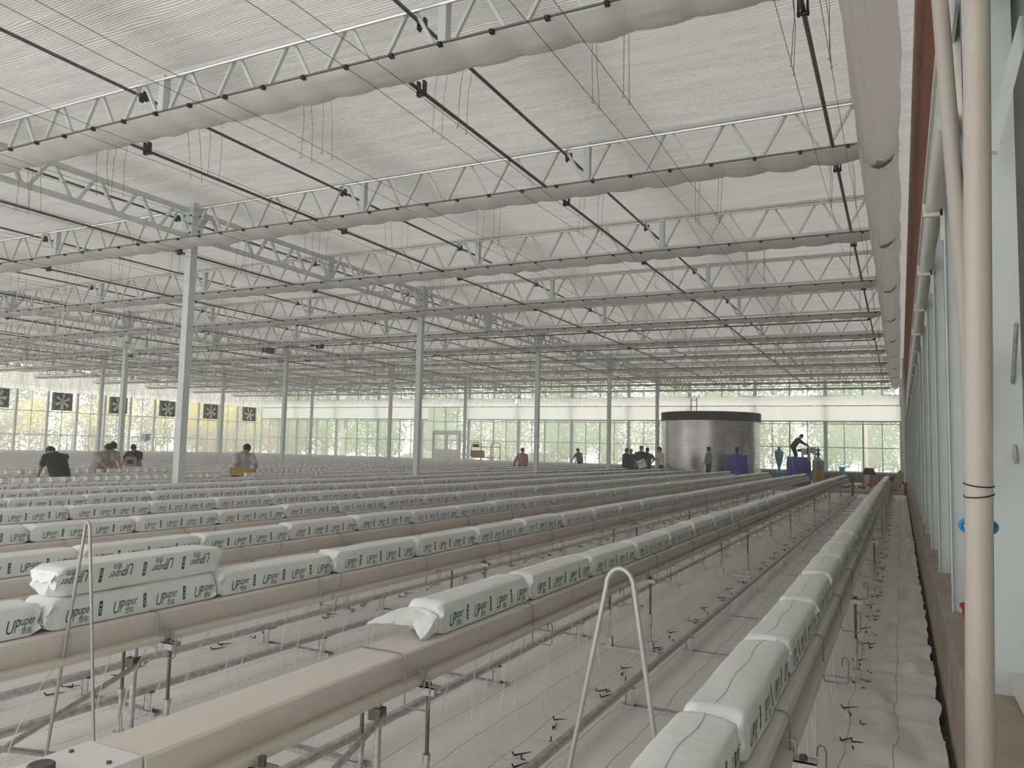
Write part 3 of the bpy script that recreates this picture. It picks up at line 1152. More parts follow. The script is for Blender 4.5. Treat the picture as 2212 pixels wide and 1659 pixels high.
# ---- the growing rows
GPROF = [(0.108, 0), (0.118, -0.008), (0.120, -0.03), (0.113, -0.065), (0.102, -0.095), (0.092, -0.118), (0.142, -0.122), (0.146, -0.128), (0.146, -0.150), (0.135, -0.150), (0.135, -0.136), (0.10, -0.136)]
GPROF = GPROF + [(-x, z) for x, z in reversed(GPROF)]


def gutters():
    for k, X in enumerate(ROWX):
        y0 = {0: 0.7, 1: 1.60, 2: 1.2}.get(k, max(1.3, -X / 2.25))
        y1 = ROWEND[k]
        t = thing('growing_gutter', (X, y0, ZG), 'cream sheet-metal growing gutter, %s from the right wall' % nth(k + 1) if k != 1 else 'cream growing gutter second from the right wall, bare at its near end', 'gutter', 'growing gutters in rows')
        MB().prism(GPROF, 0, y1 - y0, 1).build('trough', 'gutter', t, smooth=True)
        MB().prism([(x * 1.01, z) for x, z in GPROF], y1 - y0, y1 - y0 + 0.03, 1).build('end_cap', 'pvcwhite', t)
        if k < 10:
            y = 3.2
            while y < y1 - y0:
                MB().prism([(x * 1.008, z + 0.0008) for x, z in GPROF[:5]], y, y + 0.012, 1, closed=False).build('joint_band', 'seam', t)
                y += 6.0
        if k == 1:
            d = thing('drain_box', (X, y0 - 0.17, ZG + 0.004), 'pale drain plate with dark round plug at a gutter\'s near end', 'drain box')
            MB().box((-0.115, -0.16, -0.13), (0.115, 0.16, 0.0)).build('plate', 'whiteboard', d)
            MB().lathe([(0.034, 0), (0.034, 0.028), (0.030, 0.032)], (0, -0.06, 0), 20).build('plug', 'fanframe', d, smooth=True)
            for a in (-0.08, 0.08):
                MB().lathe([(0.007, 0), (0.007, 0.006)], (a, 0.08, 0), 10).build('bolt', 'darkgalv', d)


gutters()


def bag_surface(L, seed, h=BAGH, crumple=1.0):
    """returns fn(y, u) for u in 0..1 round the section, starting bottom right and going up the right side"""
    wb, wt = 0.098, 0.088

    def sec(u):
        # right side 0-.25, top .25-.5, left .5-.75, bottom .75-1, rounded corners
        r = 0.018
        u = u % 1.0
        if u < 0.25:
            t = u / 0.25
            x = wb + (wt - wb) * t
            z = h * t
        elif u < 0.5:
            t = (u - 0.25) / 0.25
            x = wt - 2 * wt * t
            z = h + 0.012 * math.sin(PI * t)
        elif u < 0.75:
            t = (u - 0.5) / 0.25
            x = -(wt + (wb - wt) * t)
            z = h * (1 - t)
        else:
            t = (u - 0.75) / 0.25
            x = -wb + 2 * wb * t
            z = 0.0
        # soften the corners
        c = abs(((u * 4) % 1.0) - 0.5) * 2
        k = 1 - 0.045 * c ** 14
        return x * k, h * 0.5 + (z - h * 0.5) * k

    def f(y, u, off=0.0):
        x, z = sec(u)
        e = max(0.0, min(1.0, (L / 2 - abs(y)) / 0.055))
        g = 0.62 + 0.38 * (1 - (1 - e) ** 2)
        gx = 0.94 + 0.06 * e
        cz = h * 0.40
        n1 = noise.noise(Vector((x * 9 + seed, y * 4, z * 14)))
        n2 = noise.noise(Vector((x * 30, y * 16 + seed, z * 30)))
        amp = (0.0050 + 0.026 * (1 - e)) * crumple
        d = n1 * amp + n2 * amp * (0.28 + 0.9 * (1 - e)) + off
        nx, nz = (1, 0) if u < 0.25 else (0, 1) if u < 0.5 else (-1, 0) if u < 0.75 else (0, 0)
        zz = cz + (z - cz) * g
        return (x * gx + nx * d, y, max(0.0 if nz == 0 and u >= .75 else 0.001, zz + nz * d))
    return f


def text2d(body, size):
    cu = bpy.data.curves.new('t', 'FONT')
    cu.body = body
    cu.size = size
    cu.resolution_u = 2
    o = bpy.data.objects.new('t', cu)
    C.objects.link(o)
    dg = bpy.context.evaluated_depsgraph_get()
    me = bpy.data.meshes.new_from_object(o.evaluated_get(dg))
    vs = [(v.co.x, v.co.y) for v in me.vertices]
    fs = [tuple(p.vertices) for p in me.polygons]
    bpy.data.objects.remove(o)
    return vs, fs


_t = {}
for key, body, size in (('U', 'U', 0.088), ('P', 'P', 0.088), ('uper', 'uper', 0.062), ('cjk', '\u60a0\u73c0', 0.032)):
    _t[key] = text2d(body, size)


def logo2d():
    """one logo, about .19 m long and .08 m high: (verts, faces)"""
    V, F = [], []

    def put(key, ox, oy, sx=1, shear=0.0):
        vs, fs = _t[key]
        n = len(V)
        for a, b in vs:
            V.append((ox + a * sx + shear * (b + oy), oy + b))
        for f in fs:
            F.append(tuple(n + i for i in f))
    sh = 0.28
    put('U', -0.092, 0.020, 0.8, sh)
    put('P', -0.044, 0.020, 0.62, sh)
    put('uper', -0.016, 0.050, 0.78, sh)
    put('cjk', 0.004, 0.012, 0.95, 0.1)
    return V, F


LOGO = logo2d()


def bag_print(f, L, units, side, off=0.0014):
    """green lettering wrapped on the bag's long side; side +1 or -1"""
    mb = MB()
    zs = lambda z: 0.04 + (z / BAGH) * 0.21 * 1.0

    def P(s, z):
        u = min(0.245, max(0.004, z / BAGH * 0.25))
        if side > 0:
            return f(s, u, off)
        return f(-s, 0.75 - u, off)
    sp = L / units
    for k in range(units):
        c = -L / 2 + (k + 0.62) * sp
        V, F = LOGO
        if abs(c) + 0.06 < L / 2 - 0.015:
            mb.add([P(c + a * 0.80, 0.008 + b * 0.94) for a, b in V], F)
        c2 = -L / 2 + (k + 0.07) * sp
        if abs(c2) < L / 2 - 0.05:
            w_, z0, z1 = 0.009, 0.030, 0.098
            n = 6
            vs = []
            for j in range(n + 1):
                z = z0 + (z1 - z0) * j / n
                vs += [P(c2 - w_ + z * 0.1, z), P(c2 + w_ + z * 0.1, z)]
            mb.add(vs, [(2 * j, 2 * j + 1, 2 * j + 3, 2 * j + 2) for j in range(n)])
            vs = []
            for (a, b) in ((0, 0.087), (0.004, 0.080), (0, 0.073), (-0.004, 0.080)):
                q = f(side * (c2 + a + b * 0.1), (b / BAGH * 0.25) if side > 0 else 0.75 - b / BAGH * 0.25, off + 0.0006)
                vs.append(q)
            mb.add(vs, [(0, 1, 2, 3)], 1)
            for zz in (0.040, 0.050, 0.060):
                vs = []
                for (a, b) in ((-0.004, zz), (0.004, zz), (0.004, zz + 0.005), (-0.004, zz + 0.005)):
                    vs.append(f(side * (c2 + a + b * 0.1), (b / BAGH * 0.25) if side > 0 else 0.75 - b / BAGH * 0.25, off + 0.0006))
                mb.add(vs, [(0, 1, 2, 3)], 1)
    return mb


def make_bag_meshes(L, seed, units=4, crumple=1.0, ny=44, nu=36):
    f = bag_surface(L, seed, crumple=crumple)
    mb = MB()
    ys = []
    for j in range(ny + 1):
        t = j / ny
        ys.append(-L / 2 + L * (0.5 - 0.5 * math.cos(PI * t)) * 0.45 + L * t * 0.55)
    for y in ys:
        for k in range(nu):
            q_ = nu // 4
            t_ = (k % q_) / q_
            t_ = 0.5 - 0.5 * math.cos(PI * t_) if t_ else 0.0
            mb.v.append(f(y, (k // q_ + t_ * 0.75 + 0.25 * (k % q_) / q_) / 4))
    for j in range(ny):
        for k in range(nu):
            k2 = (k + 1) % nu
            mb.f.append((j * nu + k, j * nu + k2, (j + 1) * nu + k2, (j + 1) * nu + k))
            mb.mi.append(0)
    mb.f += [tuple(reversed(range(nu))), tuple(ny * nu + k for k in range(nu))]
    mb.mi += [0, 0]
    # flat sealed fins folded up at both ends
    for sg in (-1, 1):
        n = 10
        base = len(mb.v)
        rr = random.Random(seed * 10 + sg)
        for j in range(4):
            for i in range(n + 1):
                x = -0.085 + 0.17 * i / n
                out = L / 2 + (0.0, 0.012, 0.022, 0.020)[j] * (0.5 + rr.random())
                z = 0.030 + (0.0, 0.012, 0.026, 0.040)[j] + 0.008 * rr.uniform(-1, 1)
                mb.v.append((x * (1 - 0.08 * j), sg * min(out, L / 2 + 0.012), z))
        for j in range(3):
            for i in range(n):
                a = base + j * (n + 1) + i
                mb.f.append((a, a + 1, a + n + 2, a + n + 1))
                mb.mi.append(0)
    # long heat seam on top
    sm = MB()
    n = 20
    vs = []
    for j in range(n + 1):
        y = -L / 2 + 0.05 + (L - 0.10) * j / n
        w_ = 0.0016
        c = 0.375 + 0.008 * math.sin(j * 0.7 + seed)
        vs += [f(y, c - w_, 0.0015), f(y, c + w_, 0.0015)]
    sm.add(vs, [(2 * j, 2 * j + 2, 2 * j + 3, 2 * j + 1) for j in range(n)])
    pr = bag_print(f, L, units, 1)
    p2 = bag_print(f, L, units, -1)
    pr.add(p2.v, p2.f)
    pr.mi[-len(p2.f):] = p2.mi
    return mb.mesh('grow_bag', 'bag', True), pr.mesh('lettering', ['print', 'bag']), sm.mesh('seam', 'seam')


def bags():
    variants = [make_bag_meshes(1.0, s) for s in (1, 5, 9, 14)]
    spots = []
    start = {0: 1.33, 1: 3.22, 2: 1.30}
    for k, X in enumerate(ROWX):
        y = start.get(k, max(1.4, -X / 2.15) + 0.3 * math.sin(k * 2.3))
        i = 0
        while y + 1.0 < ROWEND[k]:
            i += 1
            spots.append((k, i, X, y + 0.51))
            y += 1.022
    vis = []
    hid = []
    for s in spots:
        p = (s[2], s[3], ZG + 0.07)
        if inview(p, 250):
            vis.append((view(p)[2], s))
        else:
            hid.append(s)
    vis.sort()
    protos = []
    for bm_, pm_, sm_ in variants:
        protos.append((bm_, pm_, sm_))
    rnd = random.Random(11)
    for n, (d, (k, i, X, y)) in enumerate(vis[:298]):
        vi = (k * 3 + i * 5) % 4
        b_, p_, s_ = protos[vi]
        o = bpy.data.objects.new('grow_bag', b_)
        C.objects.link(o)
        o.location = (X - 0.012 + rnd.uniform(-0.006, 0.006), y, ZG + 0.001)
        o.rotation_euler = (0, 0, rnd.uniform(-0.012, 0.012))
        o.scale = (1, 1, rnd.uniform(0.95, 1.05))
        if k == 1 and i == 1:
            lb = 'white printed grow bag ending in a loose pointed flap above the bare gutter'
        else:
            lb = 'white grow bag, %s from the near end of the %s gutter from right' % (nth(i), nth(k + 1))
        tag(o, lb, 'grow bag', 'white grow bags on the gutters')
        for nm, me in (('lettering', p_), ('seam', s_)):
            c = bpy.data.objects.new(nm, me)
            C.objects.link(c)
            c.parent = o
    # loose flap of the first bag on the second gutter
    # extra bag laid upside down on the third row
    b_, p_, s_ = protos[1]
    o = bpy.data.objects.new('grow_bag', b_)
    C.objects.link(o)
    o.location = (ROWX[2] - 0.01, 2.86, ZG + 0.001 + BAGH + 0.012 + BAGH)
    o.rotation_euler = (0, PI, 0.02)
    tag(o, 'white printed grow bag lying upside down on top of another bag', 'grow bag', 'white grow bags on the gutters')
    c = bpy.data.objects.new('lettering', p_)
    C.objects.link(c)
    c.parent = o
    # the bags beyond: one mass, simpler
    f = bag_surface(1.0, 2)
    lo = MB()
    ysl = [-0.5, -0.46, -0.2, 0.1, 0.46, 0.5]
    for y in ysl:
        for q in range(8):
            u = (0.01, 0.24, 0.26, 0.49, 0.51, 0.74, 0.76, 0.99)[q]
            lo.v.append(f(y, u))
    for j in range(len(ysl) - 1):
        for q in range(8):
            q2 = (q + 1) % 8
            lo.f.append((j * 8 + q, j * 8 + q2, (j + 1) * 8 + q2, (j + 1) * 8 + q))
            lo.mi.append(0)
    sp = 0.25
    for k in range(4):
        for (a, b, z0, z1, sh) in ((-0.07, -0.055, .03, .095, .2), (-0.045, -0.03, .03, .095, .2), (-0.02, 0.0, .03, .095, .2), (0.005, 0.07, .06, .085, .2), (0.02, 0.06, .025, .045, .1), (-0.145, -0.127, .03, .1, .1)):
            c = -0.5 + (k + 0.62) * sp
            vs = [f(c + a + sh * z0, z0 / BAGH * .25, .002), f(c + b + sh * z0, z0 / BAGH * .25, .002), f(c + b + sh * z1, z1 / BAGH * .25, .002), f(c + a + sh * z1, z1 / BAGH * .25, .002)]
            if abs(c + a) < 0.46:
                lo.add(vs, [(0, 1, 2, 3)], 1)
    mass = MB()
    rnd = random.Random(5)
    for k, i, X, y in [s for d, s in vis[298:]]:
        dx, dz = rnd.uniform(-.008, .008), rnd.uniform(-.008, .01)
        n = len(mass.v)
        mass.v += [(a + X + dx, b + y, max(0.001, c * (1 + dz * 4)) + ZG) for a, b, c in lo.v]
        mass.f += [tuple(n + i2 for i2 in f2) for f2 in lo.f]
        mass.mi += lo.mi
    tag(mass.build('grow_bags', ['bag', 'print']), 'mass of white printed grow bags on the distant gutters', 'grow bags', 'white grow bags on the gutters', 'stuff')
    # flap
    fl = MB()
    X, y0 = ROWX[1] - 0.01, 3.23
    tip = px(836, 1370, X=X - 0.20)
    pts = [(X - 0.085, y0, ZG + 0.12), (X + 0.03, y0 - 0.02, ZG + 0.125), (X + 0.09, y0 - 0.02, ZG + 0.10), (X + 0.075, y0 - 0.13, ZG + 0.012), (X + 0.01, y0 - 0.10, ZG + 0.06), (X - 0.06, y0 - 0.17, ZG + 0.075), (X - 0.17, y0 - 0.22, ZG + 0.07), (X - 0.16, y0 - 0.08, ZG + 0.095), (X - 0.09, y0 + 0.02, ZG + 0.05), (X + 0.08, y0 + 0.0, ZG + 0.02), (X + 0.0, y0 - 0.03, ZG + 0.03)]
    fl.add(pts, [(0, 7, 6, 5), (0, 5, 4, 1), (1, 4, 3, 2), (2, 3, 9), (5, 6, 7, 8), (4, 5, 8, 10), (3, 4, 10, 9), (0, 8, 7)])
    me = fl.mesh('end_flap', 'bag')
    bm = bmesh.new()
    bm.from_mesh(me)
    bmesh.ops.subdivide_edges(bm, edges=bm.edges[:], cuts=4, use_grid_fill=True, smooth=0.15)
    for v in bm.verts:
        q = v.co * 22
        v.co += Vector((noise.noise(q), noise.noise(q + Vector((9, 0, 0))), noise.noise(q + Vector((0, 9, 0))))) * 0.006
    bm.to_mesh(me)
    bm.free()
    first = [o for o in C.objects if o.get('label', '').endswith('above the bare gutter')]
    o = bpy.data.objects.new('end_flap', me)
    C.objects.link(o)
    if first:
        o.parent = first[0]
        bpy.context.view_layer.update()
        o.matrix_parent_inverse = first[0].matrix_world.inverted()


bags()


def row_hardware():
    # wire hangers hooked over the gutters
    def hanger_pts():
        r = [(0.112, 0.004), (0.130, -0.008), (0.134, -0.03), (0.134, -0.20), (0.142, -0.215), (0.235, -0.222), (0.246, -0.212), (0.248, -0.12), (0.243, -0.10), (0.230, -0.095), (0.220, -0.105), (0.218, -0.135)]
        l = [(-x, z) for x, z in reversed(r)]
        return [(x, 0.02 * (abs(x) > 0.2), z) for x, z in l + r]
    me = MB().tube(hanger_pts(), 0.0036, 6).mesh('gutter_hook', 'wire', True)
    lst = []
    for k, X in enumerate(ROWX[:12]):
        y = {0: 1.65, 1: 2.88, 2: 1.6}.get(k, max(1.6, -X / 2.1))
        i = 0
        while y < ROWEND[k] - 0.3:
            i += 1
            p = (X, y, ZG)
            if inview(p, 40):
                lst.append((view(p)[2], k, i, X, y))
            y += 1.29
    lst.sort()
    for d, k, i, X, y in lst[:280]:
        o = bpy.data.objects.new('gutter_hook', me)
        C.objects.link(o)
        o.location = (X, y, ZG + 0.002)
        o.rotation_euler = (0, 0, 0.06 * math.sin(i * 2.7 + k))
        tag(o, 'bent wire hook, %s from the near end of the %s gutter from right' % (nth(i), nth(k + 1)), 'hook', 'bent wire hooks on the gutters')
    # stands
    def stand(X, Y, lb):
        t = thing('gutter_stand', (X, Y, 0), lb, 'stand', 'galvanised stands under the gutters')
        zb = ZG - 0.15
        MB().prism([(-0.26, 0.0), (0.26, 0.0), (0.26, 0.028), (-0.26, 0.028)], -0.03, 0.03).build('base_channel', 'galv', t)
        for x in (-0.175, 0.175):
            mb = MB().box((x - 0.028, -0.025, 0.028), (x + 0.028, 0.025, 0.10))
            mb.build('socket', 'galv', t)
            MB().tube([(x, 0, 0.1), (x, 0, zb - 0.31)], 0.013, 10).tube([(x, 0, zb - 0.32), (x, 0, zb - 0.29)], 0.019, 8).build('post_tube', 'galv', t, smooth=True)
            MB().tube([(x, 0, zb - 0.3), (x, 0, zb - 0.035)], 0.009, 8).build('threaded_rod', 'darkgalv', t)
            MB().tube([(x, 0, zb), (x, 0, zb + 0.014)], 0.014, 6).build('nut', 'darkgalv', t)
        mb = MB().box((-0.22, -0.028, zb - 0.005), (0.22, 0.028, zb)).box((-0.22, -0.028, zb - 0.035), (0.22, -0.024, zb)).box((-0.22, 0.024, zb - 0.035), (0.22, 0.028, zb))
        mb.build('cross_bracket', 'galv', t)
        for sg in (-1, 1):
            MB().box((sg * 0.150 - 0.002, -0.018, zb), (sg * 0.150 + 0.002, 0.018, zb + 0.065)).box((min(sg * 0.150, sg * 0.125), -0.018, zb + 0.06), (max(sg * 0.150, sg * 0.125), 0.018, zb + 0.065)).build('clip_plate', 'galv', t)
        return t
    for k in range(7):
        ys = [2.95 if k != 1 else 3.0, 6.4, 11.0, 15.6, 20.2, 24.8, 29.4, 34.0, 35.4]
        for i, y in enumerate(ys):
            if inview((ROWX[k], y, 0.5), 120):
                stand(ROWX[k], y, 'galvanised stand, %s from the near end under the %s gutter from right' % (nth(i + 1), nth(k + 1)))
    # bare bracket near the end of the second gutter
    zb = ZG - 0.15
    t = thing('gutter_bracket', (ROWX[1], 2.0, zb), 'galvanised bracket under the bare end of the second gutter', 'bracket')
    MB().box((-0.22, -0.028, -0.005), (0.22, 0.028, 0.0)).box((-0.22, -0.028, -0.035), (0.22, -0.024, 0)).box((-0.22, 0.024, -0.035), (0.22, 0.028, 0)).build('channel', 'galv', t)
    MB().tube([(0.175, 0, 0), (0.175, 0, 0.03)], 0.013, 6).build('bolt', 'darkgalv', t)
    MB().tube([(-0.175, 0, 0), (-0.175, 0, 0.03)], 0.013, 6).build('bolt', 'darkgalv', t)
    MB().tube([(0.0, 0, -0.6), (0.0, 0, -0.035)], 0.012, 8).build('support_rod', 'galv', t)
    # end braces of rows two and three
    for k, y0, y1, lb in ((2, 2.88, 1.4, 'crossed galvanised end brace under the third gutter from the right'), (1, 2.88, 1.5, 'slanting galvanised end brace under the second gutter')):
        X = ROWX[k]
        t = thing('end_brace', (X, 0, 0), lb, 'brace', 'braces at the near row ends')
        MB().tube([(0, y0, 0.0), (0, y0, ZG - 0.17)], 0.015, 10).build('post', 'galv', t, smooth=True)
        MB().cbox((0, y0 - 0.01, ZG - 0.26), (0.06, 0.05, 0.05)).build('clamp', 'darkgalv', t)
        MB().tube([(0.03, y0, ZG - 0.27), (0.03, y1, -0.0 + 0.03)], 0.014, 8).build('diagonal', 'galv', t)
        if k == 2:
            MB().tube([(-0.03, y0 - 0.10, 0.03), (-0.03, y1, 0.62)], 0.014, 8).build('diagonal', 'galv', t)
            MB().box((-0.06, y0 - 0.12, 0.0), (0.06, y0 + 0.08, 0.01)).build('foot_plate', 'galv', t)
    # hairpin wires standing in the paths
    for (top, l, r, Y, lb, rad) in (((1340, 1228), (1240, 1659), (1410, 1659), 2.4, 'tall grey hairpin loop standing left of the nearest gutter', 0.0085), ((190, 1128), (95, 1659), (203, 1659), 2.4, 'tall grey hairpin loop standing in the lower left corner', 0.0075)):
        T, L_, R_ = px(*top, Y=Y), px(*l, Y=Y), px(*r, Y=Y)
        base = []
        for q in (L_, R_):
            dx = (q.x - T.x) / (T.z - q.z)
            base.append(Vector((T.x + dx * T.z, Y, 0.0)))
        pts = [base[0]]
        wd = 0.045 if top[0] > 1000 else 0.02
        sideL = Vector((T.x - wd, Y, T.z - 0.06))
        sideR = Vector((T.x + wd, Y, T.z - 0.06))
        pts.append(sideL)
        for q in range(1, 8):
            a = PI - PI * q / 8
            pts.append(Vector((T.x + wd * math.cos(a), Y, T.z - 0.06 + 0.06 * math.sin(a))))
        pts += [sideR, base[1]]
        tag(MB().tube(pts, rad, 10).build('hairpin_loop', 'wiregrey', smooth=True), lb, 'wire loop', 'hairpin loops standing in the paths')
    # rails
    def rail(X, idx, sd):
        y0, y1 = max(0.9, -X / 2.2), 34.6
        tag(MB().tube([(X, y0, 0.15), (X, y1, 0.15)], 0.0255, 14).build('pipe_rail', 'galv', smooth=True), 'round galvanised pipe rail, %s of the pair in the %s path from the right' % (sd, nth(idx + 1)), 'rail', 'pipe rails in the paths')
    for k in range(7):
        c = -1.30 - PITCH * k
        rail(c - 0.29, k, 'left')
        rail(c + 0.29, k, 'right')
        y = 3.42
        i = 0
        while y < 34.6:
            if inview((c, y, 0), 150) and y > -c / 2.3:
                i += 1
                t = thing('rail_support', (c, y, 0), 'galvanised rail support, %s along the %s path from the right wall' % (nth(i), nth(k + 1)), 'rail support', 'supports under the pipe rails')
                MB().box((-0.37, -0.03, 0.0), (0.37, 0.03, 0.006)).box((-0.37, -0.03, 0.006), (0.37, -0.026, 0.022)).box((-0.37, 0.026, 0.006), (0.37, 0.03, 0.022)).build('base_channel', 'galv', t)
                for x in (-0.29, 0.29):
                    MB().box((x - 0.028, -0.016, 0.006), (x + 0.028, -0.011, 0.127)).box((x - 0.028, -0.016, 0.006), (x - 0.024, 0.016, 0.127)).box((x - 0.03, -0.018, 0.122), (x + 0.03, 0.018, 0.127)).build('upright', 'galv', t)
            y += 1.6
    # drip tubes with black pegs
    rnd = random.Random(4)
    vs_ = []
    for v in range(6):
        b1, ey, ex = rnd.uniform(-0.26, -0.08), rnd.uniform(-0.22, 0.20), rnd.uniform(0.03, 0.2)
        pts = []
        P0, P1, P2, P3 = Vector((0, 0, 0.60)), Vector((0.03, b1, 0.36)), Vector((0.0, b1 * 1.3, 0.03)), Vector((ex, ey, 0.012))
        for q in range(11):
            t_ = q / 10
            pts.append(P0 * (1 - t_) ** 3 + P1 * 3 * t_ * (1 - t_) ** 2 + P2 * 3 * t_ * t_ * (1 - t_) + P3 * t_ ** 3)
        tm = MB().tube(pts, 0.0024, 5).mesh('drip_tube', 'tube', True)
        a = rnd.uniform(0, 2 * PI)
        d = Vector((math.cos(a), math.sin(a), 0))
        up = 0.035 if v % 2 else 0.0
        pg = MB().tube([P3 - d * 0.012 + Vector((0, 0, 0.02)), P3], 0.0042, 6).tube([P3, P3 + d * 0.05 + Vector((0, 0, up * 0.5)), P3 + d * 0.11 + Vector((0, 0, up))], [0.0055, 0.004, 0.0015], 6).mesh('peg', 'black')
        vs_.append((tm, pg, pts, P3, d))
    lst = []
    for k in range(5):
        y = [1.5, 2.3, 2.0, 3.2, 4.6][k]
        i = 0
        while y < 35.2:
            i += 1
            lst.append((view((ROWX[k], y, 0.1))[2] * (1 + 0.12 * k), k, i, y + rnd.uniform(-.04, .04)))
            y += 0.22
    lst = [q for q in lst if inview((ROWX[q[1]] + 0.1, q[3], 0.1), 60)]
    lst.sort()
    for d, k, i, y in lst[:290]:
        tm, pg, pts, P3, dd = vs_[(i * 7 + k * 3) % 6]
        o = bpy.data.objects.new('drip_tube', tm)
        C.objects.link(o)
        o.location = (ROWX[k] + 0.06, y, 0)
        tag(o, 'thin drip tube, %s from the near end under the %s gutter from right' % (nth(i), nth(k + 1)), 'drip tube', 'drip tubes hanging under the gutters')
        c = bpy.data.objects.new('peg', pg)
        c['label'] = 'black plastic peg'
        C.objects.link(c)
        c.parent = o
    mt, mp_ = MB(), MB()
    for d, k, i, y in lst[290:]:
        tm, pg, pts, P3, dd = vs_[(i * 7 + k * 3) % 6]
        off = Vector((ROWX[k] + 0.06, y, 0))
        mt.tube([p + off for p in pts[::2]], 0.0026, 3, False, 0)
        mt.tube([P3 + off, P3 + off + dd * 0.11 + Vector((0, 0, 0.004))], 0.006, 3, False, 1)
    tag(mt.build('drip_tubes', ['tube', 'black']), 'mass of distant white drip tubes with black pegs', 'drip tubes', 'drip tubes hanging under the gutters', 'stuff')


mat('wiregrey', (0.42, 0.42, 0.40), 0.35, 0.5)
row_hardware()


def seed_cubes():
    """white wrapped cubes with brown tops on a few left-hand rows, an open yellow crate"""
    me = MB().prism([(-0.05, 0), (0.05, 0), (0.045, 0.075), (-0.045, 0.075)], -0.05, 0.05).mesh('plant_cube', 'cube')
    top = MB().box((-0.038, -0.042, 0.075), (0.038, 0.042, 0.082)).mesh('substrate_top', 'seedling')
    n = 0
    spots = []
    for k, a, b in ((8, 6.4, 12.2), (8, 12.9, 15.5), (10, 9.6, 13.4), (9, 14.0, 17.5)):
        y = a
        while y < b:
            spots.append((k, y))
            y += 0.21 if k != 10 else 0.25
    cnt = {}
    for k, y in spots:
        cnt[k] = cnt.get(k, 0) + 1
        o = bpy.data.objects.new('plant_cube', me)
        C.objects.link(o)
        o.location = (ROWX[k] + 0.03, y, ZG + BAGH + 0.014)
        o.rotation_euler = (0, 0, 0.3 * math.sin(y * 11))
        tag(o, 'small white plant cube, %s from the left on the %s gutter from right' % (nth(cnt[k]), nth(k + 1)), 'plant cube', 'white plant cubes standing on the bags')
        c = bpy.data.objects.new('substrate_top', top)
        C.objects.link(c)
        c.parent = o
    mb = MB()
    for k in (11, 12):
        y = -ROWX[k] / 1.2 + 2
        while y < 33:
            mb.box((ROWX[k] - 0.04, y - 0.045, ZG + BAGH), (ROWX[k] + 0.05, y + 0.045, ZG + BAGH + 0.05))
            y += 0.27
    tag(mb.build('plant_cubes', 'cube'), 'many tiny white plant cubes on the bags of distant rows', 'plant cubes', 'white plant cubes standing on the bags', 'stuff')


seed_cubes()

# ---------------------------------------------------------------- tanks and gear on the slab
SL = 0.15


def water_tank():
    c = (-9.45, 43.9)
    r = 2.66
    t = thing('water_tank', (c[0], c[1], SL), 'large round corrugated steel water tank with black liner rim', 'water tank')
    zt = 3.66
    prof = []
    p = 0.105
    n = int(zt / p)
    for i in range(n):
        for q in range(6):
            z = i * p + q * p / 6
            prof.append((r + 0.027 * math.sin(2 * PI * q / 6), z))
    prof.append((r, zt))
    prof += [(r - 0.03, zt), (r - 0.03, 0.02)]
    MB().lathe(prof, n=160, cap=False).build('wall', 'corrugated', t, smooth=True)
    # liner folded over the rim
    mb = MB()
    nn = 160
    rows = [(r - 0.05, zt - 0.25), (r - 0.045, zt + 0.03), (r + 0.0, zt + 0.06), (r + 0.035, zt + 0.03), (r + 0.03, zt - 0.2), (r + 0.032, zt - 0.42)]
    for rr, z in rows:
        for k in range(nn):
            a = 2 * PI * k / nn
            wv = 0.012 * noise.noise(Vector((a * 9, z * 3, 0)))
            zz = z + (0.02 * noise.noise(Vector((a * 4, 0, 5))) if z < zt - 0.4 else 0)
            mb.v.append(((rr + wv) * math.cos(a), (rr + wv) * math.sin(a), zz))
    for j in range(len(rows) - 1):
        for k in range(nn):
            k2 = (k + 1) % nn
            mb.f.append((j * nn + k, j * nn + k2, (j + 1) * nn + k2, (j + 1) * nn + k))
            mb.mi.append(0)
    mb.build('liner', 'blackcloth', t, smooth=True)
    for a in (-2.75, -2.15, -1.62, -1.05, -0.5):
        mb = MB()
        for z in [0.1 + 0.1 * q for q in range(30)]:
            mb.cbox(((r + 0.02) * math.cos(a), (r + 0.02) * math.sin(a), z + 0.02), (0.018, 0.018, 0.018), Matrix.Rotation(a, 3, 'Z'))
        mb.build('bolt_row', 'darkgalv', t)
    MB().box((-2.7, 0, 0), (-2.69, 0.01, 0.01)).build('base_ring', 'galv', t) if False else None
    x0 = px(1493, 870, Y=45.5).x
    x1 = px(1505, 870, Y=45.5).x
    L = thing('ladder', (x0, 45.5, SL), 'orange ladder sticking up behind the steel tank', 'ladder')
    for x in (0, x1 - x0):
        MB().bar((x, 0, 0), (x, 0.0, 4.72), 0.045, 0.05).build('ladder_rail', 'orange', L)
    z = 0.4
    while z < 4.7:
        MB().tube([(0, 0, z), (x1 - x0, 0, z)], 0.018, 6).build('rung', 'orange', L)
        z += 0.38


water_tank()


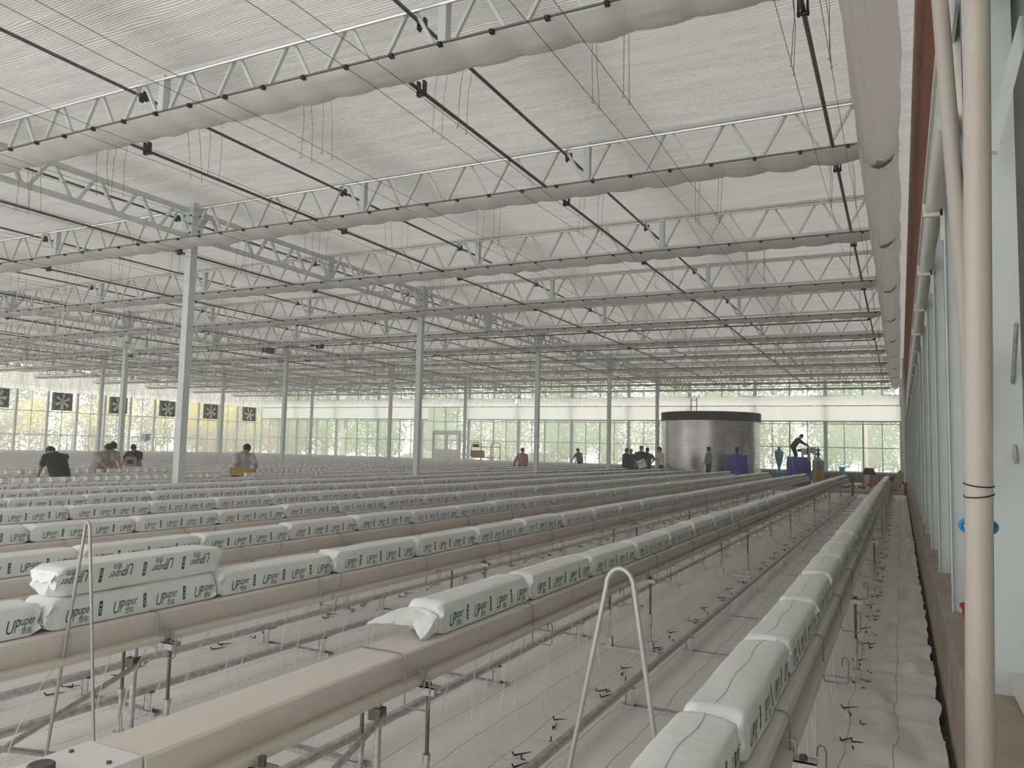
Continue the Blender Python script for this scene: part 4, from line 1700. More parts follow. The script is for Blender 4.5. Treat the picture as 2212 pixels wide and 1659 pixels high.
def blue_tanks():
    for i, (xa, xb, Y, ztop, lb) in enumerate(((1567, 1617, 40.3, 983, 'dark blue plastic mixing tank in front of the steel tank'), (1699, 1752, 40.8, 994, 'dark blue plastic tank with the man working above it'))):
        a, b = px(xa, 1000, Y=Y).x, px(xb, 1000, Y=Y).x
        r = (b - a) / 2
        zt = px((xa + xb) / 2, ztop, Y=Y).z - SL
        t = thing('blue_tank', ((a + b) / 2, Y, SL), lb, 'tank', 'blue plastic tanks')
        MB().lathe([(r * 0.97, 0), (r, 0.03), (r, zt * 0.33), (r * 1.015, zt * 0.34), (r, zt * 0.36), (r, zt * 0.66), (r * 1.015, zt * 0.67), (r, zt * 0.69), (r, zt - 0.10), (r * 0.97, zt - 0.03), (r * 0.6, zt + 0.02), (r * 0.3, zt + 0.05)], n=40).build('tank_body', 'blueplastic', t, smooth=True)
        if i == 0:
            MB().box((-r, -0.04, zt - 0.02), (r, 0.04, zt + 0.02)).build('cross_bar', 'blueplastic', t)
            m = thing('mixer_motor', ((a + b) / 2, Y, SL + zt + 0.05), 'black mixer motor on top of the blue mixing tank', 'motor')
            MB().lathe([(0.09, 0), (0.09, 0.04), (0.05, 0.06), (0.05, 0.12), (0.09, 0.14), (0.10, 0.30), (0.07, 0.36)], n=16).build('motor_body', 'black', m, smooth=True)
            MB().cbox((0.09, 0, 0.22), (0.06, 0.08, 0.09)).build('terminal_box', 'black', m)
        else:
            MB().box((-r * 0.85, -r * 0.8, zt - 0.05), (r * 0.80, r * 0.8, zt + 0.16)).build('top_frame', 'blueplastic', t)
            MB().tube([(-r * 0.55, -r * 1.0, zt + 0.15), (-r * 0.75, -r * 1.03, zt - 0.7)], 0.008, 5).build('cord', 'galvlight', t)
            MB().tube([(-r * 0.45, -r * 1.0, zt + 0.15), (-r * 0.25, -r * 1.03, zt - 0.7)], 0.008, 5).build('cord', 'galvlight', t)
    Y = 44
    p = px(1683, 1000, Y=Y)
    t = thing('hydrocyclone_filter', (p.x, Y, SL), 'teal carrot-shaped filter vessel standing before the glass', 'filter')
    z = lambda yy: px(1683, yy, Y=Y).z - SL
    MB().lathe([(0.03, z(1016)), (0.06, z(1013)), (0.10, z(1006)), (0.19, z(990)), (0.22, z(984)), (0.225, z(977)), (0.19, z(974)), (0.06, z(972))], n=28).build('cone_body', 'teal', t, smooth=True)
    MB().lathe([(0.05, z(972.5)), (0.11, z(972)), (0.11, z(970.5)), (0.05, z(970)), (0.05, z(968.5)), (0.08, z(968)), (0.07, z(966)), (0.03, z(965))], n=20).build('top_valve', 'darkteal', t, smooth=True)
    MB().lathe([(0.25, 0), (0.26, z(1024)), (0.24, z(1020)), (0.15, z(1018)), (0.10, z(1016)), (0.10, z(1015))], n=28).build('base_bowl', 'teal', t, smooth=True)
    p = px(1767.5, 1000, Y=Y)
    t = thing('sand_filter', (p.x, Y, SL), 'teal upright filter tank with blue valve pipes on top', 'filter')
    MB().lathe([(0.27, 0), (0.29, 0.1), (0.29, z(993)), (0.24, z(991)), (0.10, z(989)), (0.09, z(986))], n=28).build('vessel', 'teal', t, smooth=True)
    MB().lathe([(0.05, z(986)), (0.05, z(982)), (0.09, z(981)), (0.09, z(977)), (0.05, z(975)), (0.05, z(969)), (0.09, z(968.5)), (0.09, z(967))], n=16).build('valve', 'darkteal', t, smooth=True)
    MB().tube([(-0.35, 0, z(971)), (0.10, 0, z(971))], 0.05, 10).build('pipe', 'bluepipe', t)
    MB().tube([(-0.3, 0, z(979.5)), (0.02, 0, z(979.5))], 0.035, 10).build('pipe', 'bluepipe', t)
    MB().tube([(0.0, 0, z(967)), (0.0, 0, z(964))], 0.02, 8).build('stem', 'red', t)
    a, b = px(1758, 1015, Y=42.5), px(1779, 1034, Y=42.5)
    t = thing('yellow_tank', ((a.x + b.x) / 2, 42.5, SL), 'orange-yellow square plastic tank behind the gutter end', 'tank')
    r = (b.x - a.x) / 2
    MB().box((-r, -r, 0), (r, r, a.z - SL)).build('tank_body', 'yellow', t)
    MB().lathe([(0.14, 0), (0.14, 0.05), (0.05, 0.06)], (-0.05, 0, a.z - SL), 16).build('lid', 'red', t)
    MB().lathe([(0.07, 0.05), (0.07, 0.15), (0.04, 0.2)], (-0.1, 0, a.z - SL), 12).build('dosing_pump', 'card', t)
    MB().tube([(-0.05, 0, a.z - SL + .1), (-0.05, 0, a.z - SL + .4), (0.06, 0, a.z - SL + .52), (0.16, 0, a.z - SL + .38), (0.14, 0, a.z - SL)], 0.012, 6).build('hose', 'galvlight', t, smooth=True)
    # machine handled by the man, on its frame
    a, b = px(1729, 968, Y=41.3), px(1746, 983, Y=41.3)
    t = thing('dosing_machine', ((a.x + b.x) / 2, 41.9, SL), 'cream dosing machine cabinet beside the blue tank', 'machine')
    h = b.z - SL
    w_ = (b.x - a.x) / 2
    MB().box((-w_, -0.25, h), (w_, 0.25, a.z - SL)).build('cabinet', 'cream', t)
    MB().box((w_ - 0.10, -0.262, h + 0.05), (w_ - 0.03, -0.25, h + 0.4)).build('switch_panel', 'black', t)
    for x in (w_ + 0.02, w_ + 0.28):
        MB().bar((x, -0.2, 0), (x, -0.2, h + 0.38), 0.09, 0.06).build('frame_post', 'cream', t)
    MB().box((w_ + 0.02, -0.24, h + 0.1), (w_ + 0.28, -0.18, h + 0.4)).build('control_box', 'cream', t)
    for z_ in (h + 0.15, h + 0.3):
        MB().tube([(w_ + .15, -0.26, z_), (w_ + .15, -0.24, z_)], 0.05, 10).build('dial', 'darkgalv', t)
    for x in (-w_ + 0.04, w_ - 0.04):
        MB().box((x - 0.03, -0.2, 0), (x + 0.03, 0.2, h)).build('leg', 'darkgalv', t)
    # crate stack on which the man stands
    p = px(1722, 985, Y=42.1)
    zt = 1.20
    t = thing('work_platform', (p.x - 0.1, 42.25, SL), 'dark wooden platform behind the blue tank under the man', 'platform')
    MB().box((-0.4, -0.3, zt - SL - 0.06), (0.4, 0.3, zt - SL)).build('deck', 'card', t)
    for x in (-0.36, 0.36):
        for y in (-0.26, 0.26):
            MB().box((x - 0.03, y - 0.03, 0), (x + 0.03, y + 0.03, zt - SL - 0.06)).build('leg', 'card', t)


mat('darkteal', (0.02, 0.10, 0.16), 0.4)
blue_tanks()


def clutter():
    def P(x, Y):
        return px(x, 1030, Y=Y).x
    # long boards and panels
    b = [(1828, 1862, 43.0, 0.13, 'whiteboard', 'white board lying flat on the slab beside the second gutter', 0.05),
         (1838, 1880, 41.2, 0.06, 'whiteboard', 'thin white panel lying nearest on the slab', -0.12),
         (1912, 1944, 42.0, 0.12, 'slab', 'pale sheet lying by the right wall corner', 0.1)]
    for xa, xb, Y, h, m, lb, rz in b:
        a, c = P(xa, Y), P(xb, Y)
        o = MB().cbox((0, 0, h / 2), (c - a, 0.7, h)).build('board', m)
        o.location = ((a + c) / 2, Y, SL)
        o.rotation_euler = (0, 0, rz)
        tag(o, lb, 'board', 'boards on the slab')
    xm = P(1852, 41.6)
    for q in range(4):
        o = MB().tube([(-0.25, 0, 0), (0.1, 0.02, 0), (0.22, 0.06, 0.05)], 0.05, 8).build('pipe_fitting', 'black')
        o.location = (xm - 0.8 + q * 0.35, 40.75, SL + 0.055)
        o.rotation_euler = (0, 0, q * 0.7)
        tag(o, '%s black pipe fitting from the left in front of the white panel' % nth(q + 1), 'pipe fitting', 'black pipe fittings on the slab')
    # cartons by the far wall
    boxes = [(1885, 45.2, 0.7, 0.5, 0.55, 'card', 'open brown carton with a black seat on it'), (1867, 44.0, 0.26, 0.3, 0.32, 'card', 'small brown carton left of the stacked white tubs'),
             (1918, 46.0, 0.8, 0.5, 0.40, 'card', 'low brown carton near the right corner'), (1934, 44.6, 0.5, 0.5, 0.50, 'brick', 'reddish-brown carton against the right wall'),
             (1922, 43.4, 0.6, 0.5, 0.28, 'card', 'flattened brown carton before the corner')]
    for x, Y, w_, d, h, m, lb in boxes:
        t = thing('carton', (P(x, Y), Y, SL), lb, 'carton', 'cartons on the slab', rz=(x % 7) * 0.06 - 0.2)
        MB().box((-w_ / 2, -d / 2, 0), (w_ / 2, -d / 2 + .01, h)).box((-w_ / 2, d / 2 - .01, 0), (w_ / 2, d / 2, h)).box((-w_ / 2, -d / 2, 0), (-w_ / 2 + .01, d / 2, h)).box((w_ / 2 - .01, -d / 2, 0), (w_ / 2, d / 2, h)).box((-w_ / 2, -d / 2, 0), (w_ / 2, d / 2, .01)).build('carton_body', m, t)
        for sg in (-1, 1):
            MB().add([(sg * w_ / 2, -d / 2, h), (sg * w_ / 2, d / 2, h), (sg * (w_ / 2 + 0.16), d / 2, h + 0.09), (sg * (w_ / 2 + 0.16), -d / 2, h + 0.09)], [(0, 1, 2, 3)]).build('carton_flap', m, t)
    t = thing('seat_shell', (P(1878, 45.2), 45.2, SL + 0.56), 'black seat shell lying on the open carton', 'seat')
    MB().prism([(-0.25, 0), (0.28, 0), (0.30, 0.1), (0.2, 0.36), (-0.2, 0.38), (-0.3, 0.12)], -0.2, 0.2).build('shell', 'black', t)
    for q in range(4):
        o = MB().lathe([(0.10, 0), (0.12, 0.14), (0.13, 0.15), (0.11, 0.15)], n=16).build('white_tub', 'whiteboard')
        o.location = (P(1873, 43.4), 43.4, SL + q * 0.155)
        tag(o, 'small white tub, %s from the bottom of the stack' % nth(q + 1), 'tub', 'stacked white tubs')
    o = MB().lathe([(0.16, 0), (0.22, 0.15), (0.19, 0.2)], n=14).build('red_sack', 'redorange', smooth=True)
    o.location = (P(1883, 43.2), 43.2, SL)
    tag(o, 'small orange-red bundle beside the white tubs', 'bundle')
    t = thing('blue_bucket', (P(1819, 49.6), 49.6, H - 0.95 + 0.0), 'bright blue bucket on the low wall before the glass', 'bucket')
    t.location = (px(1819, 1018, Y=50.06).x, YF - 0.36, H - 0.91)
    MB().lathe([(0.15, 0), (0.19, 0.30), (0.20, 0.31), (0.18, 0.31)], n=24).build('bucket_body', 'cyan', t, smooth=True)
    MB().tube([(0.2 * math.cos(a * PI / 8), 0, 0.3 + 0.16 * math.sin(a * PI / 8)) for a in range(9)], 0.008, 6).build('handle', 'cyan', t)
    # materials by the right corner
    for q in range(5):
        o = MB().tube([(0, -0.9, 0), (0, 0.9, 0)], 0.03, 8).build('metal_pipe', 'galv')
        o.location = (-0.75 + q * 0.09, 40.6, SL + 0.05 + 0.03 * (q % 2))
        o.rotation_euler = (0.05, 0, 0.5 + 0.1 * q)
        tag(o, 'loose metal pipe, %s from the left in the heap by the right corner' % nth(q + 1), 'pipe', 'loose pipes by the right corner')
    o = MB().cbox((0, 0, 0), (0.35, 0.03, 0.95)).build('leaning_board', 'slab')
    o.location = (-0.12, 40.4, SL + 0.44)
    o.rotation_euler = (0.1, 0.45, 0)
    tag(o, 'pale board leaning towards the right wall corner', 'board', 'boards on the slab')
    for q in range(3):
        o = MB().tube([(-0.35, 0, 0.03), (0.0, 0.05, 0.06), (0.35, 0, 0.03)], 0.035, 8).build('red_hose', 'redorange')
        o.location = (-0.55 + q * 0.1, 39.3 + q * 0.25, SL + 0.0)
        o.rotation_euler = (0, 0, q * 0.4)
        tag(o, 'short red hose on the slab edge, %s from the front' % nth(q + 1), 'hose', 'red hoses on the slab')
    tag(MB().tube([(-1.5, 36.6, 0.9), (-1.43, 36.75, 0.85), (-1.36, 36.8, 0.7), (-1.36, 36.8, 0.0)], 0.05, 10).build('drain_pipe', 'darkgalv', smooth=True), 'dark drain pipe dropping at the end of the second gutter', 'pipe').location = (-0.45, -0.9, 0)
    # tall thin white pipe in the right corner
    t = thing('corner_pipe', (0.19, 38.0, 0), 'pale vertical pipe with dark foot in the far right corner', 'pipe')
    MB().tube([(0, 0, 0.35), (0, 0, 6.0)], 0.07, 14).build('pipe', 'pvcwhite', t, smooth=True)
    MB().tube([(0, 0, 0), (0, 0, 0.6)], 0.085, 14).build('foot_sleeve', 'brownpad', t, smooth=True)
    # orange trolley
    t = thing('pipe_rail_trolley', (px(1050, 985, Y=44).x, 44, 0), 'orange pipe-rail trolley with guard rails near the far door', 'trolley')
    for x0, x1 in ((-1.05, -0.35), (0.35, 1.0)):
        MB().tube([(x0, 0, 0.1), (x0, 0, 1.85), (x0 + .1, 0, 2.0), (x1 - .1, 0, 2.0), (x1, 0, 1.85), (x1, 0, 0.1)], 0.028, 8).build('end_frame', 'orange', t, smooth=True)
        MB().tube([(x0, 0, 1.72), (x1, 0, 1.72)], 0.02, 8).build('cross_bar', 'orange', t)
    MB().tube([(-0.35, 0, 1.72), (0.35, 0, 1.72)], 0.02, 8).build('side_rail', 'orange', t)
    MB().tube([(-1.05, 0, 1.05), (1.0, 0, 1.05)], 0.028, 8).build('side_rail', 'orange', t)
    MB().box((-1.0, -0.25, 1.08), (-0.25, 0.25, 1.5)).build('battery_box', 'card', t)
    MB().box((-0.9, -0.15, 1.72), (-0.6, 0.15, 1.9)).build('control_head', 'black', t)


mat('redorange', (0.60, 0.08, 0.03), 0.6)
clutter()

# ---------------------------------------------------------------- people


def remesh(mb, voxel, smooth_it=4):
    me = bpy.data.meshes.new('tmp')
    me.from_pydata(mb.v, [], mb.f)
    o = bpy.data.objects.new('tmp', me)
    C.objects.link(o)
    r = o.modifiers.new('r', 'REMESH')
    r.mode = 'VOXEL'
    r.voxel_size = voxel
    s = o.modifiers.new('s', 'SMOOTH')
    s.iterations = smooth_it
    s.factor = 0.5
    dg = bpy.context.evaluated_depsgraph_get()
    out = bpy.data.meshes.new_from_object(o.evaluated_get(dg))
    bpy.data.objects.remove(o)
    out.materials.clear()
    out.polygons.foreach_set('use_smooth', [True] * len(out.polygons))
    return out


def caps(mb, p, q, r0, r1, n=10):
    """closed tapered capsule"""
    p, q = Vector(p), Vector(q)
    d = q - p
    L = max(d.length, 1e-4)
    d.normalize()
    pts, rs = [], []
    for t in (-0.98, -0.8, -0.5, 0):
        pts.append(p + d * r0 * t)
        rs.append(r0 * math.sqrt(max(0.0004, 1 - t * t)))
    for t in (0, 0.5, 0.8, 0.98):
        pts.append(q + d * r1 * t)
        rs.append(r1 * math.sqrt(max(0.0004, 1 - t * t)))
    mb.tube(pts, rs, n)


def ell(mb, c, rad, rot=None, n=14):
    m = MB()
    prof = [(math.sin(PI * (i + 0.5) / 10) if 0 < i < 9 else 0.16, -math.cos(PI * (i + 0.5) / 10)) for i in range(10)]
    m.lathe(prof, n=n)
    R_ = rot or Matrix.Identity(3)
    mb.add([Vector(c) + R_ @ Vector((v[0] * rad[0], v[1] * rad[1], v[2] * rad[2])) for v in m.v], m.f)


def ik(S_, T, l1, l2, pole):
    d = T - S_
    L = min(d.length, (l1 + l2) * 0.995)
    dn = d.normalized()
    T = S_ + dn * L
    a = (l1 * l1 - l2 * l2 + L * L) / (2 * L)
    h = math.sqrt(max(0, l1 * l1 - a * a))
    pl = (pole - dn * pole.dot(dn)).normalized()
    return S_ + dn * a + pl * h, T


def person(loc, face, lb, top, bottom, height=1.72, lean=0.1, head_pitch=0.2, lh=None, rh=None, sleeve='short', female=False, hat=False, bald=False, stripes=None, build=1.0, head_yaw=0, pole_l=(-0.6, -0.5, -0.5), pole_r=(0.6, -0.5, -0.5), shorts=False):
    s = height / 1.72
    t = thing('person', loc, lb, 'person', None, face)
    V = Vector
    pel = V((0, -0.25 * math.sin(lean) * 0.8, 0.93))
    up = V((0, math.sin(lean), math.cos(lean)))
    fw = V((0, math.cos(lean), -math.sin(lean)))
    neck = pel + up * 0.52
    chest = pel + up * 0.36
    ha = lean + head_pitch
    hup = V((0, math.sin(ha), math.cos(ha)))
    hfw = V((0, math.cos(ha), -math.sin(ha)))
    head = neck + up * 0.04 + hup * 0.135
    hr = Matrix((V((1, 0, 0)), hfw, hup)).transposed() @ Matrix.Rotation(head_yaw, 3, 'Z')
    hx, hf, hu = hr @ V((1, 0, 0)), hr @ V((0, 1, 0)), hr @ V((0, 0, 1))
    shw = (0.175 if female else 0.195) * build
    sh = {-1: neck - up * 0.055 + V((-shw, 0, 0)), 1: neck - up * 0.055 + V((shw, 0, 0))}
    tg = {-1: V(lh) if lh else V((-0.26, 0.05, 0.80)), 1: V(rh) if rh else V((0.26, 0.05, 0.80))}
    el, wr = {}, {}
    for sd, pole in ((-1, V(pole_l)), (1, V(pole_r))):
        el[sd], wr[sd] = ik(sh[sd], tg[sd], 0.285, 0.26, pole)
    body = MB()
    # torso, neck, head
    caps(body, pel, chest + up * 0.05, 0.10 * build, 0.11 * build, 12)
    for sx in (-1, 1):
        caps(body, pel + V((sx * 0.075, 0, 0)), chest + V((sx * 0.085, 0, 0)), 0.095 * build, 0.105 * build, 12)
        caps(body, chest + V((sx * 0.07, 0, 0)), sh[sx] + V((-sx * 0.05, 0, -0.02)), 0.10, 0.07, 12)
    caps(body, neck - up * 0.04, head - hup * 0.05, 0.062, 0.052, 12)
    ell(body, head + hu * 0.015, (0.076, 0.095, 0.108), hr)
    ell(body, head + hf * 0.022 - hu * 0.055, (0.056, 0.068, 0.058), hr)
    caps(body, head + hf * 0.092 + hu * 0.012, head + hf * 0.112 - hu * 0.022, 0.009, 0.015, 8)
    caps(body, head + hf * 0.085 - hu * 0.058 - hx * 0.018, head + hf * 0.085 - hu * 0.058 + hx * 0.018, 0.009, 0.009, 6)
    caps(body, head + hf * 0.076 - hu * 0.092, head + hf * 0.070 - hu * 0.096, 0.02, 0.02, 6)
    for sx in (-1, 1):
        ell(body, head + hx * sx * 0.078 - hf * 0.005 - hu * 0.008, (0.010, 0.020, 0.030), hr, 8)
        caps(body, head + hf * 0.080 + hu * 0.030 + hx * sx * 0.016, head + hf * 0.074 + hu * 0.030 + hx * sx * 0.046, 0.011, 0.010, 6)
        # arm
        caps(body, sh[sx], el[sx], 0.052, 0.040)
        caps(body, el[sx], wr[sx], 0.041, 0.027)
        # hand
        d = (wr[sx] - el[sx]).normalized()
        side = d.cross(V((0, 0, 1)))
        side = side.normalized() if side.length > 0.2 else V((1, 0, 0))
        pn = side.cross(d).normalized()
        for q in (-1, 0, 1):
            caps(body, wr[sx] + d * 0.02 + side * q * 0.016, wr[sx] + d * 0.075 + side * q * 0.022, 0.016, 0.014, 8)
        for q, fl in zip((-1.5, -0.5, 0.5, 1.5), (0.062, 0.075, 0.080, 0.068)):
            a = wr[sx] + d * 0.085 + side * q * 0.020
            b = a + d * fl * 0.5 - pn * 0.006
            c = b + d * fl * 0.42 - pn * 0.024
            caps(body, a, b, 0.0098, 0.0092, 6)
            caps(body, b, c, 0.0092, 0.0080, 6)
        th = wr[sx] + d * 0.03 + side * (0.03 if sx < 0 else -0.03)
        t2 = th + d * 0.038 + side * (0.026 if sx < 0 else -0.026) - pn * 0.012
        caps(body, th, t2, 0.013, 0.011, 6)
        caps(body, t2, t2 + d * 0.03 - pn * 0.008, 0.011, 0.009, 6)
        # leg
        hp = V((sx * 0.095, pel.y, 0.90))
        kn = V((sx * 0.105, 0.03, 0.49))
        an = V((sx * 0.11, -0.02, 0.09))
        caps(body, hp, kn, 0.088 * build, 0.055)
        caps(body, kn, an, 0.055, 0.038)
        caps(body, an - V((0, 0.02, 0.045)), an + V((0, 0.15, -0.052)), 0.036, 0.030)
    T = Matrix.Scale(s, 4)

    def fin(mb, name, mt, vox=0.012, it=3, parent=t):
        me = remesh(mb, vox, it)
        me.transform(T)
        me.materials.append(M[mt] if isinstance(mt, str) else mt)
        o = bpy.data.objects.new(name, me)
        C.objects.link(o)
        o.parent = parent
        return o
    bodyo = fin(body, 'body', 'skin', 0.0095, 2)
    # shirt
    st = MB()
    k = 0.016
    caps(st, pel, chest + up * 0.05, 0.108 * build + k, 0.120 * build + k, 12)
    for sx in (-1, 1):
        caps(st, pel + up * 0.02 + V((sx * 0.08, 0, 0)), chest + V((sx * 0.085, 0, 0)), 0.102 * build + k, 0.108 * build + k, 12)
        caps(st, chest + V((sx * 0.07, 0, 0)), sh[sx] + V((-sx * 0.05, 0, -0.02)), 0.10 + k, 0.07 + k, 12)
        caps(st, sh[sx], neck + up * 0.01 + V((sx * 0.045, 0, 0)), 0.058 + k * 0.6, 0.045, 10)
        if sleeve == 'short':
            e = sh[sx] + (el[sx] - sh[sx]) * 0.62
            caps(st, sh[sx], e, 0.060 + k, 0.050 + k * 1.4)
        else:
            caps(st, sh[sx], el[sx], 0.056 + k, 0.046 + k)
            caps(st, el[sx], el[sx] + (wr[sx] - el[sx]) * 0.9, 0.046 + k, 0.034 + k)
    so = fin(st, 'shirt', top, 0.012, 3)
    # collar
    cl = MB()
    pts = [neck + up * 0.035 + V((0.066 * math.cos(a * PI / 8), 0, 0)) + fw * 0.066 * math.sin(a * PI / 8) for a in range(16)]
    pts.append(pts[0])
    cl.tube(pts, 0.011, 6)
    cl2 = cl.mesh('collar', top if isinstance(top, str) else 'cream', True)
    cl2.transform(T)
    o = bpy.data.objects.new('collar', cl2)
    C.objects.link(o)
    o.parent = so
    # trousers
    tr = MB()
    for sx in (-1, 1):
        hp = V((sx * 0.092, pel.y, 0.93))
        kn = V((sx * 0.105, 0.03, 0.49))
        an = V((sx * 0.11, -0.02, 0.11 if not shorts else 0.46))
        caps(tr, pel + V((sx * 0.07, 0, 0.03)), hp, 0.108 * build, 0.112 * build)
        caps(tr, hp, kn, 0.100 * build, 0.072)
        if not shorts:
            caps(tr, kn, an, 0.072, 0.062)
    fin(tr, 'trousers', bottom, 0.014, 3)
    for sx in (-1, 1):
        sm = MB()
        a = V((sx * 0.11, -0.05, 0.05))
        caps(sm, a, a + V((0, 0.19, -0.006)), 0.048, 0.042)
        o = fin(sm, 'shoe', 'black', 0.012, 1)
    # hair
    hm = MB()
    if not bald:
        ell(hm, head + hu * 0.036 - hf * 0.010, (0.083, 0.098, 0.096), hr)
        ell(hm, head + hu * 0.005 - hf * 0.040, (0.080, 0.072, 0.095), hr)
    else:
        ell(hm, head - hu * 0.012 - hf * 0.030, (0.080, 0.072, 0.060), hr)
    if female:
        ell(hm, head + hu * 0.02 - hf * 0.105, (0.035, 0.04, 0.04), hr)
        caps(hm, head - hf * 0.08, head - hf * 0.085 - hu * 0.08, 0.03, 0.02)
    fin(hm, 'hair', 'hair', 0.011, 1)
    if hat:
        hb = MB()
        ell(hb, head + hu * 0.055 - hf * 0.004, (0.092, 0.108, 0.085), hr)
        ell(hb, head + hu * 0.050 + hf * 0.09, (0.07, 0.07, 0.012), hr)
        fin(hb, 'cap', 'capgrey', 0.011, 1)
    for sx in (-1, 1):
        em = MB()
        ell(em, head + hf * 0.087 + hu * 0.014 + hx * sx * 0.031, (0.011, 0.007, 0.007), hr, 8)
        me = em.mesh('eye', 'black', True)
        me.transform(T)
        o = bpy.data.objects.new('eye', me)
        C.objects.link(o)
        o.parent = t
    return t, wr, s


for nm, c in (('navy', (0.016, 0.022, 0.024)), ('beige', (0.36, 0.35, 0.31)), ('blacktee', (0.012, 0.016, 0.016)), ('lilac', (0.50, 0.48, 0.50)), ('pink', (0.42, 0.23, 0.22)),
              ('bluegrey', (0.11, 0.13, 0.16)), ('darkgreen', (0.010, 0.045, 0.045)), ('midgrey', (0.10, 0.10, 0.09)), ('whitetee', (0.62, 0.60, 0.60)), ('lightgrey', (0.26, 0.26, 0.25)),
              ('charcoal', (0.06, 0.06, 0.058)), ('trousers', (0.014, 0.014, 0.016)), ('capgrey', (0.03, 0.03, 0.028))):
    mat(nm, c, 0.85, noise_amt=0.15, scale=7, bump=0.25, bscale=9)


def stripe_mat():
    m = mat('striped', (0.5, 0.5, 0.5), 0.85)
    N, Lk = m.node_tree.nodes, m.node_tree.links
    tc = N.new('ShaderNodeTexCoord')
    wv = N.new('ShaderNodeTexWave')
    wv.bands_direction = 'Z'
    wv.inputs['Scale'].default_value = 6
    cr = N.new('ShaderNodeValToRGB')
    cr.color_ramp.interpolation = 'CONSTANT'
    cr.color_ramp.elements[0].color = (0.06, 0.06, 0.06, 1)
    cr.color_ramp.elements[1].color = (0.5, 0.5, 0.48, 1)
    cr.color_ramp.elements[1].position = 0.4
    Lk.new(tc.outputs['Object'], wv.inputs['Vector'])
    Lk.new(wv.outputs['Color'], cr.inputs[0])
    Lk.new(cr.outputs[0], N['Principled BSDF'].inputs['Base Color'])


stripe_mat()


def aisle(j):
    return (ROWX[j] + ROWX[j + 1]) / 2


def facing(dx, dy):
    return math.atan2(-dx, dy)


